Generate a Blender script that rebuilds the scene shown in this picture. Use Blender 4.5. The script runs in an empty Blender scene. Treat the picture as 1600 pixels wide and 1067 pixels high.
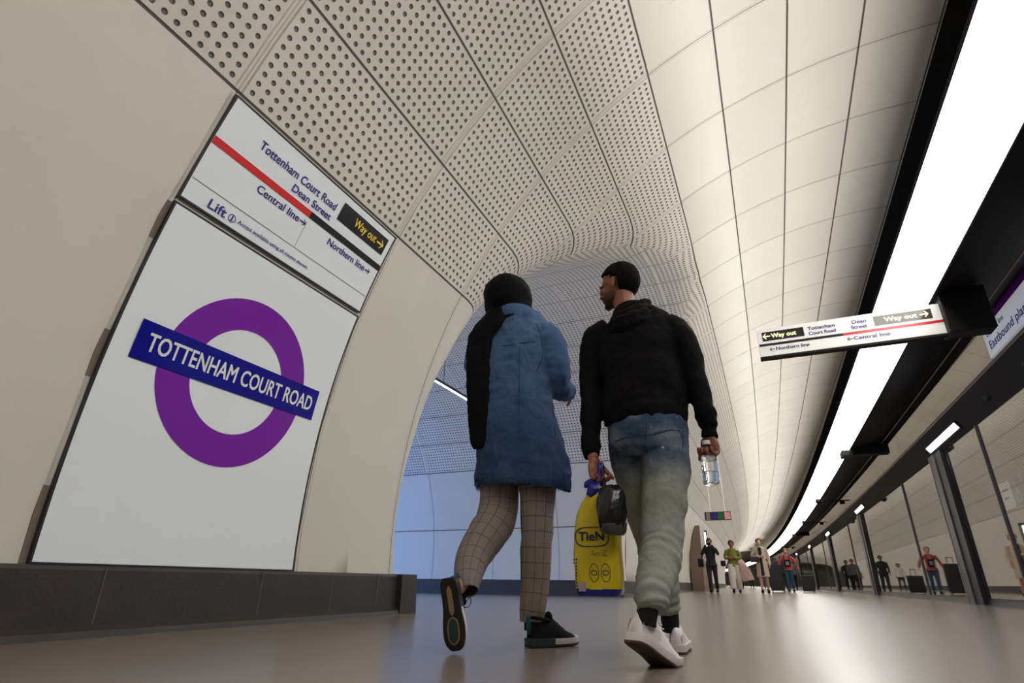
import bpy, bmesh, math, random
import numpy as np
from mathutils import Vector, Matrix, noise
random.seed(4)
C = bpy.context.scene.collection
PI = math.pi

# ------------------------------------------------------------------ camera
FPX = 876.0; PIT = math.radians(23.233); YAW = math.radians(24.015); ROLL = math.radians(0.586); CH = 0.26
cam_d = bpy.data.cameras.new('camera'); cam = bpy.data.objects.new('camera', cam_d); C.objects.link(cam)
cam_d.sensor_fit = 'HORIZONTAL'; cam_d.sensor_width = 36.0; cam_d.lens = FPX * 36.0 / 1600.0
cam_d.clip_start = 0.02; cam_d.clip_end = 500
fwd = Vector((-math.sin(YAW) * math.cos(PIT), math.cos(YAW) * math.cos(PIT), math.sin(PIT)))
right = Vector((math.cos(YAW), math.sin(YAW), 0)); up = right.cross(fwd)
# rolled image axes
r2 = right * math.cos(ROLL) + up * math.sin(ROLL); u2 = up * math.cos(ROLL) - right * math.sin(ROLL)
Mc = Matrix((r2, u2, -fwd)).transposed().to_4x4(); Mc.translation = Vector((0, 0, CH)); cam.matrix_world = Mc
cam_d.dof.use_dof = False
bpy.context.scene.camera = cam
sc = bpy.context.scene
sc.view_settings.view_transform = 'Standard'; sc.view_settings.look = 'None'
sc.view_settings.gamma = 1.0; sc.view_settings.exposure = 0.0; sc.view_settings.use_curve_mapping = False

def ray(px, py):
    return fwd * FPX + r2 * (px - 800.0) - u2 * (py - 533.5)
def at(px, py, Y):
    d = ray(px, py); return Vector((0, 0, CH)) + d * (Y / d.y)

# ------------------------------------------------------------------ world and large lights
w = bpy.data.worlds.new('world'); sc.world = w; w.use_nodes = True
w.node_tree.nodes['Background'].inputs[0].default_value = (0.9, 0.95, 1, 1)
w.node_tree.nodes['Background'].inputs[1].default_value = 0.02
def area(name, loc, direction, sx, sy, power, col, spread=180, roll_y=True):
    l = bpy.data.lights.new(name, 'AREA'); l.shape = 'RECTANGLE'; l.size = sx; l.size_y = sy
    l.energy = power; l.color = col; l.spread = math.radians(spread)
    o = bpy.data.objects.new(name, l); C.objects.link(o)
    d = Vector(direction).normalized(); z = -d; y = Vector((0, 1, 0))
    if abs(y.dot(z)) > .9: y = Vector((1, 0, 0))
    x = y.cross(z).normalized(); y = z.cross(x)
    m = Matrix((x, y, z)).transposed().to_4x4(); m.translation = Vector(loc); o.matrix_world = m
    return o
KX = 870.0
def bend(x, y):
    """the platform tunnel curves gently to the left beyond y = 5"""
    return x - (y - 5) ** 2 / (2 * KX) if y > 5 else x
UP_W = 18.0            # uplighters hidden behind the board of the light box
yy = -3.0
while yy < 110:
    L = 5.0 if yy < 70 else 10.0
    area('uplighter', (bend(1.93, yy + L / 2), yy + L / 2, 3.98), (-1, 0.0, 0.22), 0.10, L, UP_W * L, (1, 0.97, 0.92))
    yy += L
yy = -3.0
while yy < 100:      # fill lights added beyond the glass to brighten the track-side wall
    area('track_fill', (bend(3.5, yy + 5), yy + 5, 3.9), (1, 0, .5), .15, 10.0, 55.0, (1, .93, .84)); yy += 10
STRIP_E = 9.0
area('passage_light', (-12.6, 8.6, 3.0), (1, 0.2, -0.15), 3.0, 5.0, 420.0, (0.18, 0.40, 1.0))
area('passage_fill', (-5.6, 5.1, 2.4), (0.15, 0.55, 1), 2.6, 0.2, 60.0, (1, .96, .93))  # unseen fill added to brighten the passage vault, not a real fitting

# ------------------------------------------------------------------ materials
def srgb(r, g, b):
    f = lambda c: (c / 12.92 if c <= .04045 else ((c + .055) / 1.055) ** 2.4)
    return (f(r / 255), f(g / 255), f(b / 255), 1)
def new_mat(name):
    m = bpy.data.materials.new(name); m.use_nodes = True
    return m, m.node_tree, m.node_tree.nodes['Principled BSDF']
def mat(name, col, rough=.6, metal=0, emit=None, es=0, noise_amt=0, nscale=20, bump=0, bscale=60, spec=.5, trans=0, coat=0, sheen=0):
    m, nt, b = new_mat(name)
    b.inputs['Base Color'].default_value = col; b.inputs['Roughness'].default_value = rough
    b.inputs['Metallic'].default_value = metal; b.inputs['Specular IOR Level'].default_value = spec
    b.inputs['Transmission Weight'].default_value = trans; b.inputs['Coat Weight'].default_value = coat
    b.inputs['Sheen Weight'].default_value = sheen
    if emit: b.inputs['Emission Color'].default_value = emit; b.inputs['Emission Strength'].default_value = es
    tc = nt.nodes.new('ShaderNodeTexCoord')
    if noise_amt:
        n = nt.nodes.new('ShaderNodeTexNoise'); n.inputs['Scale'].default_value = nscale; n.inputs['Detail'].default_value = 6
        nt.links.new(tc.outputs['Object'], n.inputs['Vector'])
        mx = nt.nodes.new('ShaderNodeMix'); mx.data_type = 'RGBA'
        mx.inputs[6].default_value = tuple(c * (1 - noise_amt) for c in col[:3]) + (1,)
        mx.inputs[7].default_value = tuple(min(1, c * (1 + noise_amt)) for c in col[:3]) + (1,)
        nt.links.new(n.outputs['Fac'], mx.inputs[0]); nt.links.new(mx.outputs[2], b.inputs['Base Color'])
    if bump:
        n = nt.nodes.new('ShaderNodeTexNoise'); n.inputs['Scale'].default_value = bscale; n.inputs['Detail'].default_value = 5
        nt.links.new(tc.outputs['Object'], n.inputs['Vector'])
        bp = nt.nodes.new('ShaderNodeBump'); bp.inputs['Strength'].default_value = bump; bp.inputs['Distance'].default_value = .01
        nt.links.new(n.outputs['Fac'], bp.inputs['Height']); nt.links.new(bp.outputs[0], b.inputs['Normal'])
    return m
class NG:
    """tiny helper for maths node graphs"""
    def __init__(s, nt): s.nt = nt
    def m(s, op, a, b=None, c=None, clamp=False):
        n = s.nt.nodes.new('ShaderNodeMath'); n.operation = op; n.use_clamp = clamp
        for i, v in enumerate((a, b, c)):
            if v is None: continue
            if isinstance(v, (int, float)): n.inputs[i].default_value = v
            else: s.nt.links.new(v, n.inputs[i])
        return n.outputs[0]
    def ramp(s, v, lo, hi):      # smoothstep lo..hi
        n = s.nt.nodes.new('ShaderNodeMapRange'); n.interpolation_type = 'SMOOTHSTEP'
        n.inputs['From Min'].default_value = lo; n.inputs['From Max'].default_value = hi
        s.nt.links.new(v, n.inputs['Value']); return n.outputs['Result']
    def mix(s, f, a, b):
        n = s.nt.nodes.new('ShaderNodeMix'); n.data_type = 'RGBA'
        for i, v in ((0, f), (6, a), (7, b)):
            if isinstance(v, (tuple, int, float)): n.inputs[i].default_value = v
            else: s.nt.links.new(v, n.inputs[i])
        return n.outputs[2]

def panel_material(name, base):
    """glass-fibre concrete cladding: joints, cover strips and rows of acoustic holes, laid out by the UV grid"""
    m, nt, b = new_mat(name); g = NG(nt)
    uv = nt.nodes.new('ShaderNodeUVMap'); uv.uv_map = 'grid'
    aux = nt.nodes.new('ShaderNodeUVMap'); aux.uv_map = 'aux'
    s1 = nt.nodes.new('ShaderNodeSeparateXYZ'); nt.links.new(uv.outputs[0], s1.inputs[0])
    s2 = nt.nodes.new('ShaderNodeSeparateXYZ'); nt.links.new(aux.outputs[0], s2.inputs[0])
    a, bb = s1.outputs[0], s1.outputs[1]; N, lim = s2.outputs[0], s2.outputs[1]
    fa = g.m('FRACT', a); fb = g.m('FRACT', bb)
    la = g.m('MULTIPLY', N, .0752)                                   # panel length in metres
    ia = g.m('SUBTRACT', .5, g.m('ABSOLUTE', g.m('SUBTRACT', fa, .5)))
    ib = g.m('SUBTRACT', .5, g.m('ABSOLUTE', g.m('SUBTRACT', fb, .5)))
    da = g.m('MULTIPLY', ia, la)                                     # metres to the nearest ring joint
    db = g.m('MULTIPLY', ib, .745)
    low = g.m('LESS_THAN', bb, -.5)                                  # plain wall below: one tall panel
    db = g.m('ADD', db, g.m('MULTIPLY', low, 5))
    pas = g.m('GREATER_THAN', lim, 50)
    dj = g.m('MULTIPLY', g.m('ABSOLUTE', g.m('ADD', bb, 1.9)), .745)
    dj = g.m('ADD', dj, g.m('MULTIPLY', g.m('SUBTRACT', 1, pas), 5))
    db = g.m('MINIMUM', db, dj)
    gapb = g.m('SUBTRACT', 1, g.ramp(db, .006, .011))
    stripa = g.m('SUBTRACT', 1, g.ramp(da, .016, .034))
    gapa = g.m('SUBTRACT', 1, g.ramp(da, .003, .008))
    # holes
    ha = g.m('MULTIPLY', g.m('DIVIDE', g.m('SUBTRACT', g.m('MULTIPLY', fa, la), .075), g.m('SUBTRACT', la, .15)), g.m('SUBTRACT', N, 1.0))
    hb = g.m('MULTIPLY', g.m('DIVIDE', g.m('SUBTRACT', g.m('MULTIPLY', fb, .745), .055), .635), 9.0)
    ca = g.m('SUBTRACT', g.m('FRACT', g.m('ADD', ha, .5)), .5)
    cb = g.m('SUBTRACT', g.m('FRACT', g.m('ADD', hb, .5)), .5)
    d = g.m('MULTIPLY', g.m('SQRT', g.m('ADD', g.m('MULTIPLY', ca, ca), g.m('MULTIPLY', cb, cb))), .0705)
    ok = g.m('MULTIPLY', g.m('GREATER_THAN', bb, 0.0), g.m('LESS_THAN', bb, lim))
    ok = g.m('MULTIPLY', ok, g.m('MULTIPLY', g.m('GREATER_THAN', ha, -.5), g.m('LESS_THAN', ha, g.m('SUBTRACT', N, .5))))
    ok = g.m('MULTIPLY', ok, g.m('MULTIPLY', g.m('GREATER_THAN', hb, -.5), g.m('LESS_THAN', hb, 9.5)))
    hole = g.m('MULTIPLY', g.m('SUBTRACT', 1, g.ramp(d, .0145, .0175)), ok)
    deep = g.m('MULTIPLY', g.m('SUBTRACT', 1, g.ramp(d, .006, .0195)), ok)
    tc = nt.nodes.new('ShaderNodeTexCoord')
    nz = nt.nodes.new('ShaderNodeTexNoise'); nz.inputs['Scale'].default_value = 1.3; nz.inputs['Detail'].default_value = 8
    nt.links.new(tc.outputs['Object'], nz.inputs['Vector'])
    nf = nt.nodes.new('ShaderNodeTexNoise'); nf.inputs['Scale'].default_value = 90; nf.inputs['Detail'].default_value = 3
    nt.links.new(tc.outputs['Object'], nf.inputs['Vector'])
    # each panel cast a little differently
    wn = nt.nodes.new('ShaderNodeTexWhiteNoise'); wn.noise_dimensions = '2D'
    cmb = nt.nodes.new('ShaderNodeCombineXYZ'); nt.links.new(g.m('FLOOR', a), cmb.inputs[0]); nt.links.new(g.m('MAXIMUM', g.m('FLOOR', bb), -1), cmb.inputs[1])
    nt.links.new(cmb.outputs[0], wn.inputs['Vector'])
    t = g.m('ADD', g.m('MULTIPLY', nz.outputs['Fac'], .7), g.m('MULTIPLY', wn.outputs['Value'], .35))
    lo = tuple(c * .90 for c in base[:3]) + (1,); hi = tuple(min(1, c * 1.06) for c in base[:3]) + (1,)
    col = g.mix(t, lo, hi)
    col = g.mix(g.m('MULTIPLY', hole, .80), col, (.045, .040, .036, 1))
    col = g.mix(g.m('MULTIPLY', gapb, .93), col, (.035, .03, .026, 1))
    perfz = g.m('MULTIPLY', g.m('GREATER_THAN', bb, 0.0), g.m('LESS_THAN', bb, lim))
    col = g.mix(g.m('MULTIPLY', gapa, g.m('SUBTRACT', .75, g.m('MULTIPLY', perfz, .40))), col, (.06, .05, .042, 1))
    nt.links.new(col, b.inputs['Base Color']); b.inputs['Roughness'].default_value = .62; b.inputs['Specular IOR Level'].default_value = .35
    h = g.m('ADD', g.m('MULTIPLY', deep, -.020), g.m('MULTIPLY', gapb, -.015))
    h = g.m('ADD', h, g.m('MULTIPLY', stripa, g.m('ADD', -.008, g.m('MULTIPLY', perfz, -.008))))
    h = g.m('ADD', h, g.m('MULTIPLY', nf.outputs['Fac'], .0006))
    bp = nt.nodes.new('ShaderNodeBump'); bp.inputs['Strength'].default_value = 1.0; bp.inputs['Distance'].default_value = 1.0
    nt.links.new(h, bp.inputs['Height']); nt.links.new(bp.outputs[0], b.inputs['Normal'])
    return m
M = {}
M['panel'] = panel_material('cladding_panels', srgb(214, 209, 199))

def floor_material():
    m, nt, b = new_mat('floor_terrazzo'); g = NG(nt)
    tc = nt.nodes.new('ShaderNodeTexCoord'); s = nt.nodes.new('ShaderNodeSeparateXYZ'); nt.links.new(tc.outputs['Object'], s.inputs[0])
    x = g.m('DIVIDE', g.m('SUBTRACT', s.outputs[0], .285), .695); y = g.m('DIVIDE', g.m('SUBTRACT', s.outputs[1], 2.36), .92)
    ix = g.m('SUBTRACT', .5, g.m('ABSOLUTE', g.m('SUBTRACT', g.m('FRACT', x), .5)))
    iy = g.m('SUBTRACT', .5, g.m('ABSOLUTE', g.m('SUBTRACT', g.m('FRACT', y), .5)))
    dd = g.m('MINIMUM', g.m('MULTIPLY', ix, .695), g.m('MULTIPLY', iy, .92))
    gap = g.m('SUBTRACT', 1, g.ramp(dd, .0016, .0046))
    wn = nt.nodes.new('ShaderNodeTexWhiteNoise'); wn.noise_dimensions = '2D'
    cmb = nt.nodes.new('ShaderNodeCombineXYZ'); nt.links.new(g.m('FLOOR', x), cmb.inputs[0]); nt.links.new(g.m('FLOOR', y), cmb.inputs[1])
    nt.links.new(cmb.outputs[0], wn.inputs['Vector'])
    n1 = nt.nodes.new('ShaderNodeTexNoise'); n1.inputs['Scale'].default_value = .8; n1.inputs['Detail'].default_value = 2; n1.inputs['Roughness'].default_value = .5
    n2 = nt.nodes.new('ShaderNodeTexNoise'); n2.inputs['Scale'].default_value = 160; n2.inputs['Detail'].default_value = 2
    for n in (n1, n2): nt.links.new(tc.outputs['Object'], n.inputs['Vector'])
    t = g.m('ADD', g.m('MULTIPLY', n1.outputs['Fac'], .6), g.m('MULTIPLY', n2.outputs['Fac'], .0))
    t = g.m('ADD', t, g.m('MULTIPLY', wn.outputs['Value'], .15))
    col = g.mix(t, srgb(116, 106, 98), srgb(146, 135, 126))
    col = g.mix(g.m('MULTIPLY', gap, .9), col, srgb(92, 82, 74))
    nt.links.new(col, b.inputs['Base Color'])
    b.inputs['Roughness'].default_value = .24
    b.inputs['Specular IOR Level'].default_value = .5
    return m
M['floor'] = floor_material()
M['plinth'] = mat('dark_stone_plinth', srgb(50, 43, 38), .5, noise_amt=.35, nscale=5, bump=.2)
M['plinth_line'] = mat('pale_grout', srgb(96, 90, 84), .7)
M['matteblack'] = mat('matte_black_board', (.006, .0055, .005, 1), 1.0, spec=0)
M['black'] = mat('black_metal', srgb(20, 19, 18), .5, spec=.25)
M['blacksoft'] = mat('black_soffit', srgb(26, 23, 21), .55, spec=.25, noise_amt=.15, nscale=3)
M['bronze'] = mat('dark_bronze_metal', srgb(40, 35, 31), .6, spec=.12)
M['post'] = mat('grey_metal_post', srgb(112, 108, 112), .35, metal=.7)
M['postdark'] = mat('dark_metal_post', srgb(60, 57, 60), .35, metal=.6)
M['trimlit'] = mat('tan_metal_trim', srgb(165, 148, 130), .35, metal=.5)
M['strip'] = mat('luminous_ceiling_panel', (1, 1, 1, 1), .5, emit=(1, .975, .93, 1), es=STRIP_E)
M['lamp'] = mat('luminous_downlight', (1, 1, 1, 1), .5, emit=(.93, .95, 1, 1), es=6)
M['coolamp'] = mat('cool_linear_lamp', (1, 1, 1, 1), .5, emit=(.85, .92, 1, 1), es=5)
M['white'] = mat('white_enamel', srgb(240, 245, 248), .16, spec=.5)
M['signwhite'] = mat('white_sign_face', srgb(226, 224, 218), .3, emit=(1, .98, .94, 1), es=.22)  # slight glow added to the colour to brighten the white faces
M['purple'] = mat('purple_enamel', srgb(126, 40, 166), .16)
M['blue'] = mat('blue_enamel', srgb(22, 18, 140), .16)
M['textwhite'] = mat('white_lettering', srgb(238, 238, 240), .25)
M['textblue'] = mat('navy_lettering', srgb(38, 30, 120), .3)
M['red'] = mat('red_line', srgb(214, 42, 44), .25)
M['signblack'] = mat('black_line', srgb(24, 20, 20), .25)
M['yellow'] = mat('yellow_lettering', srgb(240, 210, 60), .3)
M['litcream'] = mat('lit_cream_lettering', srgb(250, 245, 180), .4, emit=srgb(250, 246, 190), es=1.0)
M['hair'] = mat('black_hair', (.0025,.002,.002,1), .85, spec=.12, bump=.6, bscale=220)
M['skin'] = mat('brown_skin', srgb(136, 80, 58), .5, noise_amt=.12, nscale=18, bump=.08, bscale=200)
M['hoodie'] = mat('black_jersey', (.0022,.002,.0022,1), .9, spec=.15, bump=.35, bscale=60)
M['scarf'] = mat('black_scarf_cloth', (.002,.0018,.0022,1), .85, spec=.15, bump=.4, bscale=45)
M['sock'] = mat('black_sock_knit', srgb(14, 14, 15), .9, bump=.4, bscale=200)
M['shoewhite'] = mat('white_leather', srgb(226, 220, 222), .45, bump=.06, bscale=120)
M['shoewhite2'] = mat('white_rubber', srgb(214, 206, 204), .5)
M['gum'] = mat('brown_rubber_outsole', srgb(70, 54, 44), .6)
M['shoeblack'] = mat('black_knit_upper', (.003,.003,.0035,1), .8, spec=.2, bump=.3, bscale=220)
M['soleblack'] = mat('black_rubber_sole', srgb(22, 19, 18), .55)
M['teal'] = mat('teal_rubber', srgb(20, 72, 88), .3)
M['tealgrey'] = mat('grey_green_rubber', srgb(36, 56, 56), .35)
M['tan'] = mat('tan_rubber', srgb(140, 116, 92), .5)
M['bagyellow'] = mat('yellow_plastic_film', srgb(204, 182, 14), .28, noise_amt=.08, nscale=9, bump=.5, bscale=14, coat=.3)
M['bagblue'] = mat('blue_plastic_film', srgb(20, 22, 118), .3, bump=.4, bscale=20)
M['bagblack'] = mat('black_plastic_film', srgb(16, 16, 18), .25, bump=.7, bscale=22)
M['baggrey'] = mat('dark_grey_plastic', srgb(66, 64, 62), .35, bump=.3, bscale=30)
M['ink'] = mat('dark_print', srgb(26, 24, 60), .4)
M['cap'] = mat('white_cap', srgb(225, 228, 235), .35)

def glass_mat(name, mirror, tint, rough=.02):
    m = bpy.data.materials.new(name); m.use_nodes = True; nt = m.node_tree; nt.nodes.clear()
    o = nt.nodes.new('ShaderNodeOutputMaterial'); mx = nt.nodes.new('ShaderNodeMixShader'); mx.inputs[0].default_value = mirror
    t = nt.nodes.new('ShaderNodeBsdfTransparent'); t.inputs[0].default_value = tint
    gl = nt.nodes.new('ShaderNodeBsdfGlossy'); gl.inputs['Roughness'].default_value = rough; gl.inputs['Color'].default_value = (.95, .92, .88, 1)
    nt.links.new(t.outputs[0], mx.inputs[1]); nt.links.new(gl.outputs[0], mx.inputs[2]); nt.links.new(mx.outputs[0], o.inputs[0])
    return m
M['glass'] = glass_mat('reflective_screen_glass', .52, (.45, .45, .47, 1))
M['clearglass'] = glass_mat('clear_upper_glass', .10, (.80, .78, .75, 1))
def bottle_mat(name, tint, ior):
    m, nt, b = new_mat(name); b.inputs['Base Color'].default_value = tint; b.inputs['Transmission Weight'].default_value = 1
    b.inputs['Roughness'].default_value = .03; b.inputs['IOR'].default_value = ior
    return m
M['petplastic'] = bottle_mat('clear_bottle_plastic', (.95, .97, 1, 1), 1.18)
M['water'] = bottle_mat('water', (.93, .96, 1, 1), 1.33)

def denim(name, top, bot, z0, z1, wear=None, pale=.35):
    m, nt, b = new_mat(name); g = NG(nt)
    tc = nt.nodes.new('ShaderNodeTexCoord'); s = nt.nodes.new('ShaderNodeSeparateXYZ'); nt.links.new(tc.outputs['Object'], s.inputs[0])
    n = nt.nodes.new('ShaderNodeTexNoise'); n.inputs['Scale'].default_value = 7; n.inputs['Detail'].default_value = 6
    nt.links.new(tc.outputs['Object'], n.inputs['Vector'])
    f = nt.nodes.new('ShaderNodeTexNoise'); f.inputs['Scale'].default_value = 260; f.inputs['Detail'].default_value = 2
    nt.links.new(tc.outputs['Object'], f.inputs['Vector'])
    z = g.m('ADD', s.outputs[2], g.m('MULTIPLY', g.m('SUBTRACT', n.outputs['Fac'], .5), .22))
    t = g.ramp(z, z0, z1)
    col = g.mix(t, bot, top)
    col = g.mix(g.ramp(n.outputs['Fac'], .5, .75), col, g.mix(pale, col, (.42, .46, .50, 1)))
    col = g.mix(g.m('MULTIPLY', f.outputs['Fac'], .35), col, (.015, .02, .03, 1))
    if wear:
        v = nt.nodes.new('ShaderNodeTexNoise'); v.inputs['Scale'].default_value = 38; v.inputs['Detail'].default_value = 3; v.inputs['Roughness'].default_value = .7
        nt.links.new(tc.outputs['Object'], v.inputs['Vector'])
        col = g.mix(g.m('MULTIPLY', g.ramp(v.outputs['Fac'], .70, .74), t), col, (.62, .64, .66, 1))
    nt.links.new(col, b.inputs['Base Color']); b.inputs['Roughness'].default_value = .85; b.inputs['Specular IOR Level'].default_value = .2
    bp = nt.nodes.new('ShaderNodeBump'); bp.inputs['Strength'].default_value = .5; bp.inputs['Distance'].default_value = .01
    nt.links.new(g.m('ADD', n.outputs['Fac'], g.m('MULTIPLY', f.outputs['Fac'], .15)), bp.inputs['Height']); nt.links.new(bp.outputs[0], b.inputs['Normal'])
    return m
M['jeans'] = denim('washed_jeans', srgb(58, 76, 98), srgb(148, 149, 140), .58, .80, True)
M['denim'] = denim('blue_denim', srgb(74, 102, 142), srgb(46, 68, 100), .8, 1.35, None, .08)
M['stitch'] = mat('dark_seam_thread', srgb(30, 50, 78), .8)
def plaid():
    m, nt, b = new_mat('grey_windowpane_check'); g = NG(nt)
    uv = nt.nodes.new('ShaderNodeUVMap'); uv.uv_map = 'cloth'; s = nt.nodes.new('ShaderNodeSeparateXYZ'); nt.links.new(uv.outputs[0], s.inputs[0])
    def line(c, per, wd, off=0):
        f = g.m('FRACT', g.m('ADD', g.m('DIVIDE', c, per), off))
        return g.m('LESS_THAN', g.m('MULTIPLY', g.m('ABSOLUTE', g.m('SUBTRACT', f, .5)), per), wd)
    l = g.m('MAXIMUM', line(s.outputs[0], .056, .0014), line(s.outputs[1], .066, .0014))
    l2 = g.m('MAXIMUM', line(s.outputs[0], .056, .0010, .25), line(s.outputs[1], .066, .0010, .25))
    fine = g.m('MAXIMUM', line(s.outputs[0], .004, .0008), line(s.outputs[1], .004, .0008))
    col = g.mix(g.m('MULTIPLY', fine, .35), srgb(138, 126, 118), srgb(84, 76, 72))
    col = g.mix(g.m('MULTIPLY', l2, .12), col, srgb(92, 66, 60)); col = g.mix(g.m('MULTIPLY', l, .85), col, srgb(46, 38, 38))
    nt.links.new(col, b.inputs['Base Color']); b.inputs['Roughness'].default_value = .85
    tc = nt.nodes.new('ShaderNodeTexCoord'); n = nt.nodes.new('ShaderNodeTexNoise'); n.inputs['Scale'].default_value = 14; n.inputs['Detail'].default_value = 4
    nt.links.new(tc.outputs['Object'], n.inputs['Vector'])
    bp = nt.nodes.new('ShaderNodeBump'); bp.inputs['Strength'].default_value = .5; bp.inputs['Distance'].default_value = .015
    nt.links.new(n.outputs['Fac'], bp.inputs['Height']); nt.links.new(bp.outputs[0], b.inputs['Normal'])
    return m
M['plaid'] = plaid()

# ------------------------------------------------------------------ object helpers
def link(name, me, m, parent=None, smooth=True, angle=None):
    o = bpy.data.objects.new(name, me); C.objects.link(o)
    if m is not None:
        for x in (m if isinstance(m, (list, tuple)) else [m]): me.materials.append(x)
    if parent: o.parent = parent
    if smooth:
        me.polygons.foreach_set('use_smooth', [True] * len(me.polygons))
    if angle is not None:
        try: me.set_sharp_from_angle(angle=math.radians(angle))
        except Exception: pass
    return o
def from_bm(name, bm, m, parent=None, smooth=False, angle=None, recalc=True):
    if recalc: bmesh.ops.recalc_face_normals(bm, faces=bm.faces)
    me = bpy.data.meshes.new(name); bm.to_mesh(me); bm.free()
    return link(name, me, m, parent, smooth, angle)
def tag(o, label, cat, group=None, kind=None):
    if kind: o['kind'] = kind
    if label: o['label'] = label
    if cat: o['category'] = cat
    if group: o['group'] = group
    return o
def struct(o): o['kind'] = 'structure'; return o
def thing(name, label, cat, loc=(0, 0, 0), group=None):
    o = bpy.data.objects.new(name, None); C.objects.link(o); o.empty_display_size = .1
    o.location = loc; o['label'] = label; o['category'] = cat
    if group: o['group'] = group
    return o
def part(o, parent):
    """parent a mesh made in world coordinates under a thing"""
    o.parent = parent
    root = parent; off = Vector((0, 0, 0))
    while root is not None: off += root.location; root = root.parent
    o.data.transform(Matrix.Translation(-off)) if o.data and o.type == 'MESH' else None
    return o
def add_box(bm, lo, hi, bevel=0, mi=0):
    (x0, y0, z0), (x1, y1, z1) = lo, hi
    v = [bm.verts.new(p) for p in ((x0, y0, z0), (x1, y0, z0), (x1, y1, z0), (x0, y1, z0), (x0, y0, z1), (x1, y0, z1), (x1, y1, z1), (x0, y1, z1))]
    fs = [bm.faces.new([v[i] for i in f]) for f in ((0, 3, 2, 1), (4, 5, 6, 7), (0, 1, 5, 4), (1, 2, 6, 5), (2, 3, 7, 6), (3, 0, 4, 7))]
    for f in fs: f.material_index = mi
    if bevel:
        es = {e for f in fs for e in f.edges}
        bmesh.ops.bevel(bm, geom=list(es), offset=bevel, segments=2, affect='EDGES', profile=.6)
    return v
def add_loft(bm, rings, cap=True, mi=0, closed=True):
    vs = [[bm.verts.new(p) for p in r] for r in rings]; n = len(vs[0])
    for i in range(len(vs) - 1):
        for j in range(n if closed else n - 1):
            f = bm.faces.new((vs[i][j], vs[i][(j + 1) % n], vs[i + 1][(j + 1) % n], vs[i + 1][j])); f.material_index = mi
    if cap and closed:
        for r in (vs[0][::-1], vs[-1]):
            try: f = bm.faces.new(r); f.material_index = mi
            except ValueError: pass
    return vs
def ellipse(c, ax, ay, n=24, p=2.0, fn=None):
    out = []
    for i in range(n):
        t = 2 * PI * i / n; cs, sn = math.cos(t), math.sin(t)
        k = 1 if p == 2 else (abs(cs) ** p + abs(sn) ** p) ** (-1 / p)
        if fn: k *= fn(t)
        out.append(Vector(c) + Vector(ax) * cs * k + Vector(ay) * sn * k)
    return out
def catmull(pts, sub):
    out = []
    P = [pts[0]] + list(pts) + [pts[-1]]
    for i in range(1, len(P) - 2):
        for k in range(sub):
            t = k / sub; a, b, c, d = (np.array(P[i - 1]), np.array(P[i]), np.array(P[i + 1]), np.array(P[i + 2]))
            out.append(.5 * ((2 * b) + (-a + c) * t + (2 * a - 5 * b + 4 * c - d) * t * t + (-a + 3 * b - 3 * c + d) * t ** 3))
    out.append(np.array(P[-2])); return out
def add_limb(bm, nodes, n=20, sub=5, ref=(1, 0, 0), fold=None, mi=0, cap=True, store=None):
    """nodes: (x,y,z,rx,ry); elliptical tube with smooth path; ref gives the rx axis"""
    P = catmull([tuple(q) for q in nodes], sub); rings = []; L = 0
    for i, q in enumerate(P):
        a = P[max(0, i - 1)][:3]; b = P[min(len(P) - 1, i + 1)][:3]
        t = Vector(b - a).normalized(); r = Vector(ref); x = (r - t * r.dot(t)).normalized(); y = t.cross(x)
        if i: L += float(np.linalg.norm(P[i][:3] - P[i - 1][:3]))
        s = i / (len(P) - 1)
        fn = (lambda th, s=s: 1 + fold(s, th)) if fold else None
        rings.append(ellipse(Vector(q[:3]), x * q[3], y * q[4], n, fn=fn))
        if store is not None: store.append((L, (q[3] + q[4]) / 2))
    return add_loft(bm, rings, cap, mi)
def remesh(o, vox=.008, smooth=6, disp=0, dscale=.1, factor=.5):
    r = o.modifiers.new('remesh', 'REMESH'); r.mode = 'VOXEL'; r.voxel_size = vox; r.use_smooth_shade = True
    s = o.modifiers.new('smooth', 'SMOOTH'); s.iterations = smooth; s.factor = factor
    if disp:
        t = bpy.data.textures.new('folds', 'CLOUDS'); t.noise_scale = dscale; t.noise_depth = 2
        d = o.modifiers.new('folds', 'DISPLACE'); d.texture = t; d.strength = disp; d.mid_level = .5; d.texture_coords = 'LOCAL'
    return o
def bake(o):
    """turn the modifier stack into plain mesh data"""
    dg = bpy.context.evaluated_depsgraph_get(); me = bpy.data.meshes.new_from_object(o.evaluated_get(dg))
    o.modifiers.clear(); o.data = me
    me.polygons.foreach_set('use_smooth', [True] * len(me.polygons)); return o

# ------------------------------------------------------------------ main tunnel geometry
TX, TZ, TR = 2.065, 0.528, 5.16
def tube(y, v, off=0.0):
    th = v / TR; r = TR - off
    return Vector((bend(TX - r * math.cos(th), y), y, TZ + r * math.sin(th)))
PY, PZ, PR = 8.65, 0.80, 4.15             # cross passage circle in the y-z plane
RY = [1.593, 3.24]                        # ring joints
def idx_y(i):
    return 3.24 + (i - 1) * 1.13 if i >= 1 else 3.24 + (i - 1) * 1.647
def y_idx(y):
    return 1 + (y - 3.24) / 1.13 if y >= 3.24 else 1 + (y - 3.24) / 1.647
V0, DV = 2.485, .745
VFLOOR = TR * math.asin(-TZ / TR)
def v_idx(v): return (v - V0) / DV
def fil(th):
    s = abs(math.cos(th)); e = math.degrees(math.asin(max(-1, min(1, math.sin(th)))))
    pts = [(-12, .12), (10, .16), (22, .35), (32, .62), (42, .62), (55, .42), (70, .22), (90, .10)]
    for (a, ra), (b, rb) in zip(pts, pts[1:]):
        if e <= b: return ra + (rb - ra) * max(0, (e - a) / (b - a))
    return .1
TH0 = math.asin(-PZ / PR)
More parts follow.
